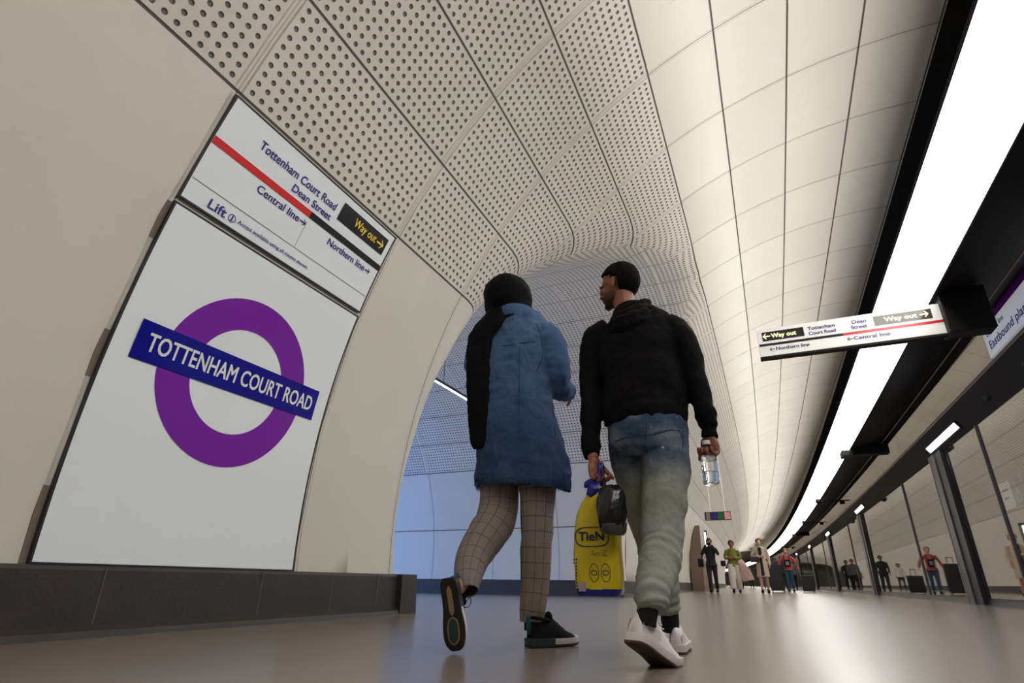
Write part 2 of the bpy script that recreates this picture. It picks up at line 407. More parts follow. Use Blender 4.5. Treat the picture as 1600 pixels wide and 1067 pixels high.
def pas_pt(th, al):
    """fillet surface: al = 0 on the main vault .. pi/2 in the passage"""
    r = fil(th); a = r - r * math.cos(al); b = r - r * math.sin(al); rho = PR + b
    z = PZ + rho * math.sin(th); y = PY - rho * math.cos(th); x = TX - math.sqrt((TR + a) ** 2 - (z - TZ) ** 2)
    return x, y, z
class Surf:
    def __init__(s): s.v = []; s.f = []; s.uv = []; s.aux = []; s.cache = {}
    def vert(s, p):
        k = (round(p[0], 4), round(p[1], 4), round(p[2], 4))
        if k not in s.cache: s.cache[k] = len(s.v); s.v.append(p)
        return s.cache[k]
    def quad(s, pts, uvs, N, lim):
        ids = [s.vert(p) for p in pts]
        if len(set(ids)) < 3: return
        u = []; q = []
        for i, k in enumerate(ids):
            if k not in q: q.append(k); u.append(uvs[i])
        s.f.append(q); s.uv += u; s.aux += [(N, lim)] * len(q)
    def build(s, name):
        me = bpy.data.meshes.new(name); me.from_pydata([tuple(p) for p in s.v], [], s.f); me.update()
        l1 = me.uv_layers.new(name='grid'); l2 = me.uv_layers.new(name='aux')
        l1.data.foreach_set('uv', [c for u in s.uv for c in u]); l2.data.foreach_set('uv', [c for u in s.aux for c in u])
        o = link(name, me, M['panel']); o['kind'] = 'structure'; return o
S_wall, S_ceil, S_pas = Surf(), Surf(), Surf()
def main_quad(c):      # c: four (y, v)
    pts = [(tube(y, v)) for y, v in c]
    my = sum(y for y, v in c) / 4; mv = sum(v for y, v in c) / 4
    N = 22 if my < 3.24 else 15
    (S_wall if mv < V0 else S_ceil).quad(pts, [(y_idx(y), v_idx(v)) for y, v in c], N, 4)
BY0, BY1, BV1 = 3.805, 13.41, V0 + 5 * DV
ys = [idx_y(i / 2) for i in range(-8, 2)] + [3.24, 3.805] + [BY0 + (BY1 - BY0) * k / 17 for k in range(1, 18)]
y = BY1
while y < 190: y += 1.0 if y < 40 else (2.0 if y < 80 else 5.0); ys.append(y)
ys = sorted(set(round(q, 4) for q in ys))
vs = [VFLOOR, 0, .8, 1.6, V0] + [V0 + DV * k / 2 for k in range(1, 30)]
for i in range(len(ys) - 1):
    for j in range(len(vs) - 1):
        if BY0 - .01 < ys[i] < BY1 - .01 and vs[j] < BV1 - .01: continue
        main_quad([(ys[i], vs[j]), (ys[i + 1], vs[j]), (ys[i + 1], vs[j + 1]), (ys[i], vs[j + 1])])
NT = 132; thetas = [TH0 + (PI - 2 * TH0) * k / NT for k in range(NT + 1)]
inner = []
for th in thetas:
    x, yy_, z = pas_pt(th, 0); inner.append((yy_, TR * math.asin((z - TZ) / TR)))
inner[0] = (inner[0][0], VFLOOR); inner[-1] = (inner[-1][0], VFLOOR)
outer = []
cy, cv = PY, 0.3
for k, (a, b) in enumerate(inner):
    dy, dv = a - cy, b - cv
    if k == 0: outer.append((BY0, VFLOOR)); continue
    if k == NT: outer.append((BY1, VFLOOR)); continue
    t = 1e9
    if dy < 0: t = min(t, (BY0 - cy) / dy)
    if dy > 0: t = min(t, (BY1 - cy) / dy)
    if dv > 0: t = min(t, (BV1 - cv) / dv)
    outer.append((cy + dy * t, cv + dv * t))
# keep the corners of the box
for corner in ((BY0, BV1), (BY1, BV1)):
    k = min(range(NT + 1), key=lambda q: (outer[q][0] - corner[0]) ** 2 + (outer[q][1] - corner[1]) ** 2); outer[k] = corner
NS = 10
for k in range(NT):
    for s in range(NS):
        def lp(q, s_): t = s_ / NS; return (inner[q][0] * (1 - t) + outer[q][0] * t, inner[q][1] * (1 - t) + outer[q][1] * t)
        main_quad([lp(k, s), lp(k + 1, s), lp(k + 1, s + 1), lp(k, s + 1)])
def pas_v(th):
    t = min(th, PI - th); return (t - math.radians(28.3)) * PR / .745
def pas_u(x): return (-4.45 - x) / 1.65
NF = 10
for k in range(NT):
    for s in range(NF):
        c = [(thetas[k], s), (thetas[k + 1], s), (thetas[k + 1], s + 1), (thetas[k], s + 1)]
        raw = [pas_pt(th, PI / 2 * q / NF) for th, q in c]
        pts = [Vector((bend(x, y), y, z)) for x, y, z in raw]
        if s < NF // 2:
            uvs = [(y_idx(y), v_idx(TR * math.asin(min(1, (z - TZ) / TR)))) for x, y, z in raw]; N, lim = 15, 4
        else:
            uvs = [(pas_u(x), pas_v(c[q][0])) for q, (x, y, z) in enumerate(raw)]; N, lim = 22, 99
        S_pas.quad(pts, uvs, N, lim)
XE = -14.0
for k in range(NT):
    xa = pas_pt(thetas[k], PI / 2)[0]; xb = pas_pt(thetas[k + 1], PI / 2)[0]
    for s in range(14):
        c = [(thetas[k], xa + (XE - xa) * s / 14), (thetas[k + 1], xb + (XE - xb) * s / 14), (thetas[k + 1], xb + (XE - xb) * (s + 1) / 14), (thetas[k], xa + (XE - xa) * (s + 1) / 14)]
        pts = []
        for th, x in c:
            y = PY - PR * math.cos(th); sh = (y - 5) ** 2 / (2 * KX) if y > 5 else 0
            pts.append(Vector((x - sh, y, PZ + PR * math.sin(th))))
        S_pas.quad(pts, [(pas_u(x), pas_v(th)) for th, x in c], 22, 99)
S_wall.build('wall_left'); S_ceil.build('ceiling'); S_pas.build('wall_passage')
# end of the passage
bm = bmesh.new(); add_box(bm, (XE - .2, 4.2, 0), (XE + .05, 13.2, 5.1)); struct(from_bm('wall_end', bm, mat('pale_end_wall', srgb(200, 205, 215), .7)))
bm = bmesh.new(); add_box(bm, (-30, 190, 0), (12, 190.2, 6)); struct(from_bm('wall_back', bm, mat('dim_end_wall', srgb(170, 165, 155), .7)))
bm = bmesh.new(); add_box(bm, (-3.4, -4.6, -.5), (7.5, -4.4, 6)); struct(from_bm('wall_front', bm, mat('grey_end_wall', srgb(190, 182, 172), .7)))
# floor
bm = bmesh.new(); add_box(bm, (-30, -4.5, -.12), (3.08, 190, 0)); struct(from_bm('floor', bm, M['floor']))
bm = bmesh.new(); add_box(bm, (-30, -4.5, -1.3), (12, 190, -1.1)); struct(from_bm('floor_trackbed', bm, M['blacksoft']))

def extrude(name, prof, y0, y1, m, parent=None, step=2.0, smooth=False):
    """closed X-Z profile run along the curving platform"""
    bm = bmesh.new(); n = max(1, int(math.ceil((y1 - y0) / step))); rings = []
    for i in range(n + 1):
        y = y0 + (y1 - y0) * i / n
        rings.append([Vector((bend(x, y), y, z)) for x, z in prof])
    add_loft(bm, rings); return from_bm(name, bm, m, parent, smooth)
# plinth
PT = .315
def wallx(z): return TX - math.sqrt(TR ** 2 - (z - TZ) ** 2)
def plinth_prof(): return [(-3.14, 0), (-3.005, 0), (-3.012, .03), (-3.045, .055), (-3.05, PT - .02), (-3.06, PT), (-3.14, PT)]
yn = inner[1][0] - .02; yf = inner[-2][0] + .02
o = extrude('baseboard_left', plinth_prof(), -4.4, 4.62, M['plinth']); struct(o)
for q in (-2.0, .2, 1.93, 2.93, 3.60, 4.16):
    ln = bmesh.new(); add_box(ln, (-3.0515, q, .05), (-3.045, q + .006, PT - .01)); from_bm('grout_line', ln, M['plinth_line'], o)
o = extrude('baseboard_far', plinth_prof(), 12.7, 25.4, M['plinth']); struct(o)
o = extrude('baseboard_distant', plinth_prof(), 28.5, 180, M['plinth'], step=4); struct(o)
for nm, sgn in (('baseboard_passage', 1), ('baseboard_passage_near', -1)):
    bm = bmesh.new(); rings = []
    yw = PY + sgn * (math.sqrt(PR ** 2 - PZ ** 2) - .02)
    for x in [-3.0 - k * 1.0 for k in range(12)]:
        b0 = bend(x, yw)
        rings.append([Vector((b0, yw + sgn * .15, 0)), Vector((b0, yw - sgn * .10, 0)), Vector((b0, yw - sgn * .08, PT)), Vector((b0, yw + sgn * .15, PT))])
    add_loft(bm, rings); struct(from_bm(nm, bm, M['plinth']))

# ------------------------------------------------------------------ lettering
_fonts = {}
def text_mesh(txt, bold=0.0):
    cu = bpy.data.curves.new('txt', 'FONT'); cu.body = txt; cu.size = 1; cu.resolution_u = 3; cu.offset = bold; cu.extrude = 0.0
    ob = bpy.data.objects.new('txt', cu); C.objects.link(ob)
    dg = bpy.context.evaluated_depsgraph_get(); me = bpy.data.meshes.new_from_object(ob.evaluated_get(dg))
    bpy.data.objects.remove(ob); return me
def place_text(name, txt, u0, v0, width, cap, fn, m, parent, bold=.005, off=.0035):
    """fn(u, v, off) maps sign coordinates to the world"""
    me0 = text_mesh(txt, 0.0)
    xs = [v.co.x for v in me0.vertices]; x0, x1 = min(xs), max(xs)
    sx = width / (x1 - x0); sy = cap / .70
    V_, F_ = [], []
    for q, (ex, ey) in enumerate(((-1, -.5), (1, -.5), (-1, .7), (1, .7), (0, 0)) if bold else ((0, 0),)):
        n0 = len(V_); e = bold * 1.9 + .006
        V_ += [tuple(fn(u0 + (v.co.x + ex * e - x0) * sx, v0 + (v.co.y + ey * e) * sy, off + q * .00012)) for v in me0.vertices]
        F_ += [[n0 + k for k in f.vertices] for f in me0.polygons]
    me = bpy.data.meshes.new(name); me.from_pydata(V_, [], F_); me.update()
    o = link(name, me, m, None, False)
    if parent: part(o, parent)
    return o
def patch(name, poly, fn, m, parent, off=.002, thick=0, holes=None):
    """thin applied shape given by a list of (u, v)"""
    bm = bmesh.new(); vs_ = [bm.verts.new(fn(u, v, off)) for u, v in poly]; bm.faces.new(vs_)
    o = from_bm(name, bm, m, None, recalc=False)
    if parent: part(o, parent)
    return o
def strip_patch(name, u0, v0, u1, v1, fn, m, parent, off=.002, n=12, nv=1):
    bm = bmesh.new()
    g = [[bm.verts.new(fn(u0 + (u1 - u0) * i / n, v0 + (v1 - v0) * j / nv, off)) for j in range(nv + 1)] for i in range(n + 1)]
    for i in range(n):
        for j in range(nv): bm.faces.new((g[i][j], g[i + 1][j], g[i + 1][j + 1], g[i][j + 1]))
    o = from_bm(name, bm, m, None, recalc=False)
    if parent: part(o, parent)
    return o
def ring_patch(name, cu, cv_, ro, ri, fn, m, parent, off=.002, n=72, asp=1.0):
    bm = bmesh.new(); K = 4
    g = [[bm.verts.new(fn(cu + (ri + (ro - ri) * j / K) * math.cos(2 * PI * i / n), cv_ + asp * (ri + (ro - ri) * j / K) * math.sin(2 * PI * i / n), off)) for j in range(K + 1)] for i in range(n)]
    for i in range(n):
        for j in range(K): bm.faces.new((g[i][j], g[(i + 1) % n][j], g[(i + 1) % n][j + 1], g[i][j + 1]))
    o = from_bm(name, bm, m, None, recalc=False)
    if parent: part(o, parent)
    return o
def arrow(name, u, v, s, fn, m, parent, d=1, off=.0035):
    """line arrow with its tip towards d (+1 right, -1 left); u,v = tail"""
    t = s * .12
    bm = bmesh.new()
    def poly(pts):
        bm.faces.new([bm.verts.new(fn(u + d * a * s, v + b * s, off)) for a, b in pts])
    k = .12
    poly([(0, -k / 1.4), (.86, -k / 1.4), (.86, k / 1.4), (0, k / 1.4)])
    poly([(.48, .42), (.62, .42), (1.0, 0), (.82, 0)]); poly([(.82, 0), (1.0, 0), (.62, -.42), (.48, -.42)])
    o = from_bm(name, bm, m, None, recalc=False)
    if parent: part(o, parent)
    return o

# ------------------------------------------------------------------ curved wall signs
def curved_slab(name, y0, y1, v0, v1, off0, off1, m, parent, ny=4, nv=14):
    bm = bmesh.new()
    for off, flip in ((off1, False), (off0, True)):
        g = [[bm.verts.new(tube(y0 + (y1 - y0) * i / ny, v0 + (v1 - v0) * j / nv, off)) for j in range(nv + 1)] for i in range(ny + 1)]
        for i in range(ny):
            for j in range(nv): bm.faces.new((g[i][j], g[i + 1][j], g[i + 1][j + 1], g[i][j + 1]))
        if flip:
            def rim(g_):
                return [g_[i][0] for i in range(ny + 1)] + [g_[ny][j] for j in range(1, nv + 1)] + [g_[i][nv] for i in range(ny - 1, -1, -1)] + [g_[0][j] for j in range(nv - 1, 0, -1)]
            a, b = rim(g), rim(first)
            for i in range(len(a)): bm.faces.new((a[i], a[(i + 1) % len(a)], b[(i + 1) % len(b)], b[i]))
        first = g
    o = from_bm(name, bm, m, None, True, 30)
    return part(o, parent) if parent else o
def curved_frame(name, y0, y1, v0, v1, wd, off, m, parent):
    bm = bmesh.new()
    def bar(a0, a1, b0, b1, nv):
        rings = []
        for j in range(nv + 1):
            t = j / nv
            if nv > 1: v = b0 + (b1 - b0) * t; rings.append([tube(a0, v, -.02), tube(a1, v, -.02), tube(a1, v, off), tube(a0, v, off)])
        add_loft(bm, rings)
    bar(y0 - wd, y0, v0 - wd, v1 + wd, 14); bar(y1, y1 + wd, v0 - wd, v1 + wd, 14)
    for b0, b1 in ((v0 - wd, v0), (v1, v1 + wd)):
        add_loft(bm, [[tube(y_, b0, -.02), tube(y_, b1, -.02), tube(y_, b1, off), tube(y_, b0, off)] for y_ in (y0, (y0 + y1) / 2, y1)])
    return part(from_bm(name, bm, m, None), parent)
F = lambda u, v, off: tube(u, v, .031 + off)
sg = thing('roundel_sign', 'tall white curved wall panel with a purple ring crossed by a blue name bar', 'sign', tube(2.4, -.21))
curved_slab('panel', 1.602, 3.198, -.205, 1.712, -.03, .03, M['white'], sg)
curved_frame('frame', 1.600, 3.200, -.207, 1.714, .010, .033, M['postdark'], sg)
curved_slab('backing_gap', 1.56, 3.24, -.225, 1.735, -.06, .008, mat('brown_shadow_gap', srgb(120, 108, 96), .6), sg)
ring = ring_patch('ring', 2.405, .905, .538, .335, F, M['purple'], sg, .002)
bar = strip_patch('name_bar', 1.707, .826, 3.09, 1.048, F, M['blue'], sg, .005, n=8, nv=3)
place_text('name_lettering', 'TOTTENHAM COURT ROAD', 1.775, .888, 1.27, .103, F, M['textwhite'], bar, .006, .008)
sg = thing('direction_sign', 'upper white curved panel with red and black line stripes above the purple ring sign', 'sign', tube(2.4, 1.76))
curved_slab('panel', 1.602, 3.198, 1.765, 2.448, -.03, .03, M['white'], sg, nv=6)
curved_frame('frame', 1.600, 3.200, 1.763, 2.450, .010, .033, M['postdark'], sg)
strip_patch('red_stripe', 1.603, 2.132, 2.398, 2.18, F, M['red'], sg)
strip_patch('black_stripe', 2.398, 2.132, 3.197, 2.18, F, M['signblack'], sg)
place_text('station_name', 'Tottenham Court Road', 1.856, 2.292, .70, .058, F, M['textblue'], sg)
place_text('station_name', 'Dean Street', 2.185, 2.208, .37, .052, F, M['textblue'], sg)
place_text('line_name', 'Central line', 1.975, 2.055, .36, .052, F, M['textblue'], sg)
arrow('arrow', 2.345, 2.078, .055, F, M['textblue'], sg)
place_text('line_name', 'Northern line', 2.63, 2.055, .42, .052, F, M['textblue'], sg)
arrow('arrow', 3.065, 2.078, .055, F, M['textblue'], sg)
wb = strip_patch('way_out_plate', 2.606, 2.255, 3.15, 2.398, F, M['signblack'], sg)
place_text('way_out_lettering', 'Way out', 2.765, 2.30, .26, .066, F, M['yellow'], wb, .006, .005)
arrow('arrow', 3.04, 2.325, .085, F, M['yellow'], wb, 1, .005)
strip_patch('divider_line', 1.61, 1.892, 3.19, 1.895, F, M['postdark'], sg)
strip_patch('divider_line', 2.400, 1.895, 2.403, 2.10, F, M['postdark'], sg, nv=3, n=1)
place_text('lift_lettering', 'Lift', 1.757, 1.792, .12, .058, F, M['textblue'], sg)
ring_patch('lift_icon', 1.922, 1.818, .026, .021, F, M['textblue'], sg, n=28)
strip_patch('lift_icon', 1.917, 1.800, 1.927, 1.836, F, M['textblue'], sg, n=1)
place_text('notice_lettering', 'Access available using all routes shown', 1.965, 1.812, .60, .024, F, M['textblue'], sg, .004)

# ------------------------------------------------------------------ canopy, light strip, header
SL, SRr = (1.75, 3.79), (2.05, 3.27)
Y0, Y1 = -4.3, 185.0
o = extrude('trim_canopy_board', [(1.75, 3.77), (1.75, 3.79), (1.735, 4.06), (1.70, 4.06), (1.72, 3.77)], Y0, Y1, M['matteblack']); struct(o)
o = extrude('trim_canopy_top', [(1.76, 3.82), (2.10, 3.30), (2.72, 3.37), (2.9, 3.46), (2.9, 3.66), (2.3, 3.86), (1.76, 3.90)], Y0, Y1, M['blacksoft']); struct(o)
o = extrude('trim_canopy_soffit', [(2.055, 3.262), (2.72, 3.345), (2.95, 3.42), (2.95, 3.47), (2.055, 3.30)], Y0, Y1, M['blacksoft']); struct(o)
o = extrude('trim_soffit_bead', [(2.715, 3.341), (2.73, 3.336), (2.732, 3.348), (2.72, 3.352)], Y0, Y1, M['trimlit']); struct(o)
o = extrude('trim_strip_edge', [(2.050, 3.262), (2.058, 3.250), (2.075, 3.262), (2.06, 3.275)], Y0, Y1, M['bronze']); struct(o)
# luminous panels, one per bay
LP_ = 2.30
y = -4.2; k = 0; first = None
names = {0: 'nearest'}
while y < 180:
    L = LP_ if y < 60 else LP_ * 3
    bm = bmesh.new(); rings = []
    for q in (0, .33, .66, 1):
        ya = y + .006 + (L - .012) * q; sk = .0
        rings.append([Vector((bend(SL[0] + .002, ya), ya, SL[1])), Vector((bend(SRr[0] - .002, ya), ya, SRr[1])), Vector((bend(SRr[0] - .002, ya), ya, SRr[1])) + Vector((.02, 0, .012)), Vector((bend(SL[0] + .002, ya), ya, SL[1])) + Vector((.02, 0, .012))])
    add_loft(bm, rings)
    for v in bm.verts:     # the joints between panels run at a slant across the strip
        f_ = (v.co.x - bend(SL[0], v.co.y)) / (SRr[0] - SL[0]); v.co.y += .33 * f_
    if y < 60 and True:
        o = from_bm('light_panel', bm, M['strip'])
        tag(o, 'long white luminous panel in the strip light above the platform edge', 'light', 'luminous panels of the strip light')
    else:
        o = from_bm('light_panel', bm, M['strip'])
        tag(o, 'far white luminous panel where the strip light curves away', 'light', 'distant luminous panels')
    y += L
# header above the doors
o = extrude('trim_header', [(2.75, 2.745), (2.96, 2.40), (3.05, 2.40), (3.05, 2.80), (2.76, 2.775)], Y0, Y1, M['bronze']); struct(o)
o = extrude('trim_header_bead', [(2.735, 2.745), (2.752, 2.738), (2.762, 2.772), (2.745, 2.777)], Y0, Y1, M['trimlit']); struct(o)
o = extrude('window_1', [(2.955, 2.79), (2.965, 2.79), (2.965, 3.44), (2.955, 3.44)], Y0, Y1, M['clearglass'], step=3); struct(o)
o = extrude('trim_door_sill', [(2.94, 0), (3.08, 0), (3.08, .10), (2.97, .10)], Y0, Y1, M['postdark']); struct(o)
POSTS = [1.9 + 10.4 * k for k in range(11)]
def post(y, label):
    t = thing('door_post', label, 'post', (bend(2.93, y), y, 0), 'paired metal posts of the platform doors' if label.startswith('distant') else None)
    b0 = bend(0, y)
    def bx(nm, lo, hi, m):
        bm = bmesh.new(); add_box(bm, lo, hi, .004); return part(from_bm(nm, bm, m), t)
    bx('pillar', (b0 + 2.88, y - .02, 0), (b0 + 3.02, y + .30, 2.45), M['post'])
    bx('pillar', (b0 + 2.90, y - .42, 0), (b0 + 3.02, y - .05, 2.45), M['postdark'])
    bx('edge_strip', (b0 + 2.875, y + .33, 0), (b0 + 3.0, y + .36, 2.45), M['trimlit'])
    return t
for k, y in enumerate(POSTS):
    if y < 5: continue
    lab = {1: 'nearest tall grey metal post pair between the platform doors', 2: 'second grey post pair along the platform doors, left of the nearest one'}.get(k, 'distant grey metal post pair between platform doors')
    post(y, lab)
    # downlight set in the sloping header
    t = thing('header_lamp', {1: 'nearest white rectangular lamp under the header above the first post', 2: 'small white lamp above the second door post'}.get(k, 'distant white lamp above a door post'), 'lamp', (bend(2.9, y), y, 2.5), 'distant header lamps' if k > 2 else None)
    bm = bmesh.new(); bx_ = bend(0, y)
    def hp(u, dy, off): # point on the slope
        x = 2.75 + .21 * u; z = 2.745 - .345 * u; n = Vector((-.345, 0, -.21)).normalized(); return Vector((bx_ + x, y + dy, z)) + n * off
    add_loft(bm, [[hp(.40, d_, .001), hp(.78, d_, .001), hp(.78, d_, .012), hp(.40, d_, .012)] for d_ in (-1.9, .15)])
    part(from_bm('housing', bm, M['black']), t)
    bm = bmesh.new(); add_loft(bm, [[hp(.46, d_, .010), hp(.70, d_, .010), hp(.70, d_, .018), hp(.46, d_, .018)] for d_ in (-1.85, .10)])
    part(from_bm('diffuser', bm, M['lamp']), t)
# glass door bays
for k in range(len(POSTS)):
    ya = POSTS[k] + .32; yb = ya + 9.62
    if k == 0: ya = -4.2; yb = POSTS[1] - .46
    if ya > 105: continue
    o = extrude('door_%d' % (k + 1), [(2.955, .10), (2.967, .10), (2.967, 2.42), (2.955, 2.42)], ya, yb, M['glass'], step=1.0); struct(o)
    ms = [ya + 3.0] if k else [10.0, 4.6]
    for q, ym in enumerate(ms):
        bm = bmesh.new(); add_box(bm, (bend(2.93, ym), ym, .1), (bend(2.99, ym), ym + .03, 2.42), .004)
        from_bm('mullion', bm, M['post' if q == 0 or k == 0 else 'postdark'], o)
for i_, (ya, yb) in enumerate(((105, 185),)):
    struct(extrude('door_12', [(2.955, .0), (2.967, .0), (2.967, 2.42), (2.955, 2.42)], ya, yb, M['glass'], step=4))

# hanging platform sign across the platform
SY = 7.1
A = at(1181, 518, SY); B_ = at(1466, 477, SY); Cc = at(1190, 561, SY)
sx0, sx1, sz1, sz0 = A.x, at(1468, 500, SY).x + .02, (A.z + B_.z) / 2, (Cc.z + at(1473, 522, SY).z) / 2
G = lambda u, v, off: Vector((sx0 + u, SY - .05 - off, sz0 + v))
SWd, SHt = sx1 - sx0, sz1 - sz0
t = thing('hanging_sign', 'long white direction sign hung across the platform below the light strip', 'sign', (sx0 + SWd / 2, SY, sz0))
bm = bmesh.new(); add_box(bm, (sx0, SY - .05, sz0), (sx1, SY + .05, sz1), .006); part(from_bm('sign_box', bm, M['signwhite']), t)
bm = bmesh.new(); add_box(bm, (sx0, SY - .052, sz0 - .025), (sx1, SY + .052, sz0 - .001)); part(from_bm('base_rail', bm, M['bronze']), t)
bm = bmesh.new(); add_box(bm, (sx1, SY - .14, sz0 - .03), (sx1 + .42, SY + .10, 3.29), .01); part(from_bm('bracket', bm, M['black']), t)
W_, H_ = SWd, SHt
strip_patch('black_stripe', 0.01, H_ * .36, W_ * .485, H_ * .45, G, M['signblack'], t)
strip_patch('red_stripe', W_ * .485, H_ * .36, W_ - .002, H_ * .45, G, M['red'], t)
pl = strip_patch('way_out_plate', W_ * .03, H_ * .54, W_ * .275, H_ * .87, G, M['signblack'], t)
place_text('way_out_lettering', 'Way out', W_ * .085, H_ * .64, W_ * .145, H_ * .15, G, M['litcream'], pl, .008, .004)
arrow('arrow', W_ * .078, H_ * .71, .085, G, M['litcream'], pl, -1, .004)
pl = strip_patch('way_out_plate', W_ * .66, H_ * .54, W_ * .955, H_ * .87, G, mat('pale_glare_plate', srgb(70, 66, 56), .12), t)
place_text('way_out_lettering', 'Way out', W_ * .715, H_ * .64, W_ * .165, H_ * .15, G, M['litcream'], pl, .008, .004)
arrow('arrow', W_ * .895, H_ * .71, .085, G, M['litcream'], pl, 1, .004)
place_text('station_name', 'Tottenham', W_ * .30, H_ * .72, W_ * .15, H_ * .12, G, M['textblue'], t, .01)
place_text('station_name', 'Court Road', W_ * .30, H_ * .54, W_ * .15, H_ * .12, G, M['textblue'], t, .01)
place_text('station_name', 'Dean', W_ * .545, H_ * .72, W_ * .075, H_ * .12, G, M['textblue'], t, .01)
place_text('station_name', 'Street', W_ * .535, H_ * .54, W_ * .085, H_ * .12, G, M['textblue'], t, .01)
place_text('line_name', 'Northern line', W_ * .10, H_ * .17, W_ * .19, H_ * .12, G, M['textblue'], t, .01)
arrow('arrow', W_ * .092, H_ * .22, .06, G, M['textblue'], t, -1)
place_text('line_name', 'Central line', W_ * .535, H_ * .17, W_ * .19, H_ * .12, G, M['textblue'], t, .01)
arrow('arrow', W_ * .53, H_ * .22, .06, G, M['textblue'], t, -1)
# purple-topped sign on the glass above the doors
t = thing('platform_sign', 'white sign with purple top band fixed above the platform doors', 'sign', (2.9, 7.4, 2.95))
bm = bmesh.new(); add_box(bm, (2.90, 6.2, 2.955), (2.94, 8.6, 3.405), .003); part(from_bm('sign_board', bm, M['signwhite']), t)
Fp = lambda u, v, off: Vector((2.90 - off, 8.6 - u, 2.955 + v))
strip_patch('purple_band', 0, .36, 2.4, .449, Fp, M['purple'], t)
place_text('line_name', 'Elizabeth line', .12, .245, .62, .065, Fp, M['textblue'], t, .005)
place_text('platform_lettering', 'Eastbound platform', .12, .08, 1.6, .105, Fp, M['textblue'], t, .005)

# cctv boxes and arms reaching over the strip
def cam_arm(y, box, label, zz=3.12):
    t = thing('ceiling_camera', label, 'camera', (bend(2.3, y), y, zz))
    b0 = bend(0, y); bm = bmesh.new()
    if box:
        add_box(bm, (b0 + 1.86, y - .22, zz - .02), (b0 + 2.08, y + .22, zz + .11), .01)
        part(from_bm('housing', bm, M['black']), t); bm = bmesh.new()
        add_box(bm, (b0 + 2.12, y - .14, zz - .0), (b0 + 2.85, y + .14, zz + .20), .005); part(from_bm('arm', bm, M['black']), t)
    else:
        add_limb(bm, [(b0 + 1.95, y, zz, .018, .018), (b0 + 2.95, y, zz, .018, .018)], 8, 2, (0, 1, 0)); part(from_bm('arm', bm, M['black'], smooth=True), t)
        bm = bmesh.new(); bmesh.ops.create_uvsphere(bm, u_segments=14, v_segments=10, radius=.11, matrix=Matrix.Translation((b0 + 1.93, y, zz)) @ Matrix.Diagonal((.9, 1, .9, 1)))
        part(from_bm('camera_ball', bm, M['black'], smooth=True), t)
        bm = bmesh.new(); add_box(bm, (b0 + 2.62, y - .1, zz - .13), (b0 + 2.78, y + .1, zz - .02), .01); part(from_bm('junction_box', bm, M['black']), t)
cam_arm(15.6, True, 'black box speaker on a bracket poking over the strip light')
cam_arm(24.2, False, 'nearer round black camera on a rod below the strip light')
cam_arm(32.5, False, 'farther round black camera on a rod below the strip light')
cam_arm(41.5, True, 'small distant black box on a bracket by the strip light')
cam_arm(54.0, False, 'farthest round black camera on a rod near the red topped traveller')

# linear lamp in the passage
t = thing('linear_lamp', 'thin white linear lamp high in the blue lit cross passage', 'lamp', (-5.53, 9.6, 3.8))
bm = bmesh.new(); add_box(bm, (-5.57, 8.75, 3.83), (-5.49, 10.4, 3.88), .005); part(from_bm('housing', bm, M['postdark']), t)
bm = bmesh.new(); add_box(bm, (-5.55, 8.77, 3.815), (-5.51, 10.38, 3.832), .003); part(from_bm('diffuser', bm, M['coolamp']), t)
for q in (9.1, 10.1):
    bm = bmesh.new(); add_limb(bm, [(-5.53, q, 3.87, .006, .006), (-5.53, q, PZ + math.sqrt(PR ** 2 - (q - PY) ** 2) + .01, .006, .006)], 6, 1, (0, 1, 0)); part(from_bm('hanger', bm, M['postdark']), t)
#PEOPLE

# ================================================================== people
def ppm(p):
    d = (Vector(p) - Vector((0, 0, CH))); return FPX / d.dot(fwd)
def nd(px, py, Y, hp, dr=1.0):
    """joint seen at (px, py) that stands at distance Y; hp = half width in pixels there"""
    p = at(px, py, Y); r = hp / ppm(p); return (p.x, p.y, p.z, r, r * dr)
def add_ell(bm, c, r, R=None, seg=20):
    m = Matrix.Translation(Vector(c)) @ ((R.to_4x4()) if R else Matrix.Identity(4)) @ Matrix.Diagonal((r[0], r[1], r[2], 1))
    return bmesh.ops.create_uvsphere(bm, u_segments=seg, v_segments=max(8, seg // 2), radius=1, matrix=m)['verts']
def basis(f, u=(0, 0, 1)):
    """columns: right, forward, up"""
    f = Vector(f).normalized(); r = f.cross(Vector(u)).normalized(); u = r.cross(f); return Matrix((r, f, u)).transposed()
def add_head(bm, c, R, k=1.0, neck=None, detail=True):
    L = lambda x, y, z: Vector(c) + R @ (Vector((x, y, z)) * k)
    e = lambda p, r: add_ell(bm, L(*p), [q * k for q in r], R)
    e((0, -.012, .030), (.074, .095, .082)); e((0, .022, -.030), (.058, .070, .072))
    if detail:
        e((0, .050, -.078), (.034, .036, .026)); e((0, .074, -.092), (.020, .018, .016))
        e((0, .082, .016), (.048, .014, .012)); e((0, .094, -.008), (.010, .016, .022)); e((0, .101, -.026), (.015, .014, .011))
        e((0, .090, -.053), (.024, .010, .006)); e((0, .088, -.064), (.021, .010, .007))
        for s in (-1, 1):
            e((s * .076, -.004, -.010), (.008, .018, .030)); e((s * .078, -.012, .008), (.007, .012, .014)); e((s * .042, .066, -.025), (.022, .020, .020))
            e((s * .045, .03, -.062), (.018, .045, .028))
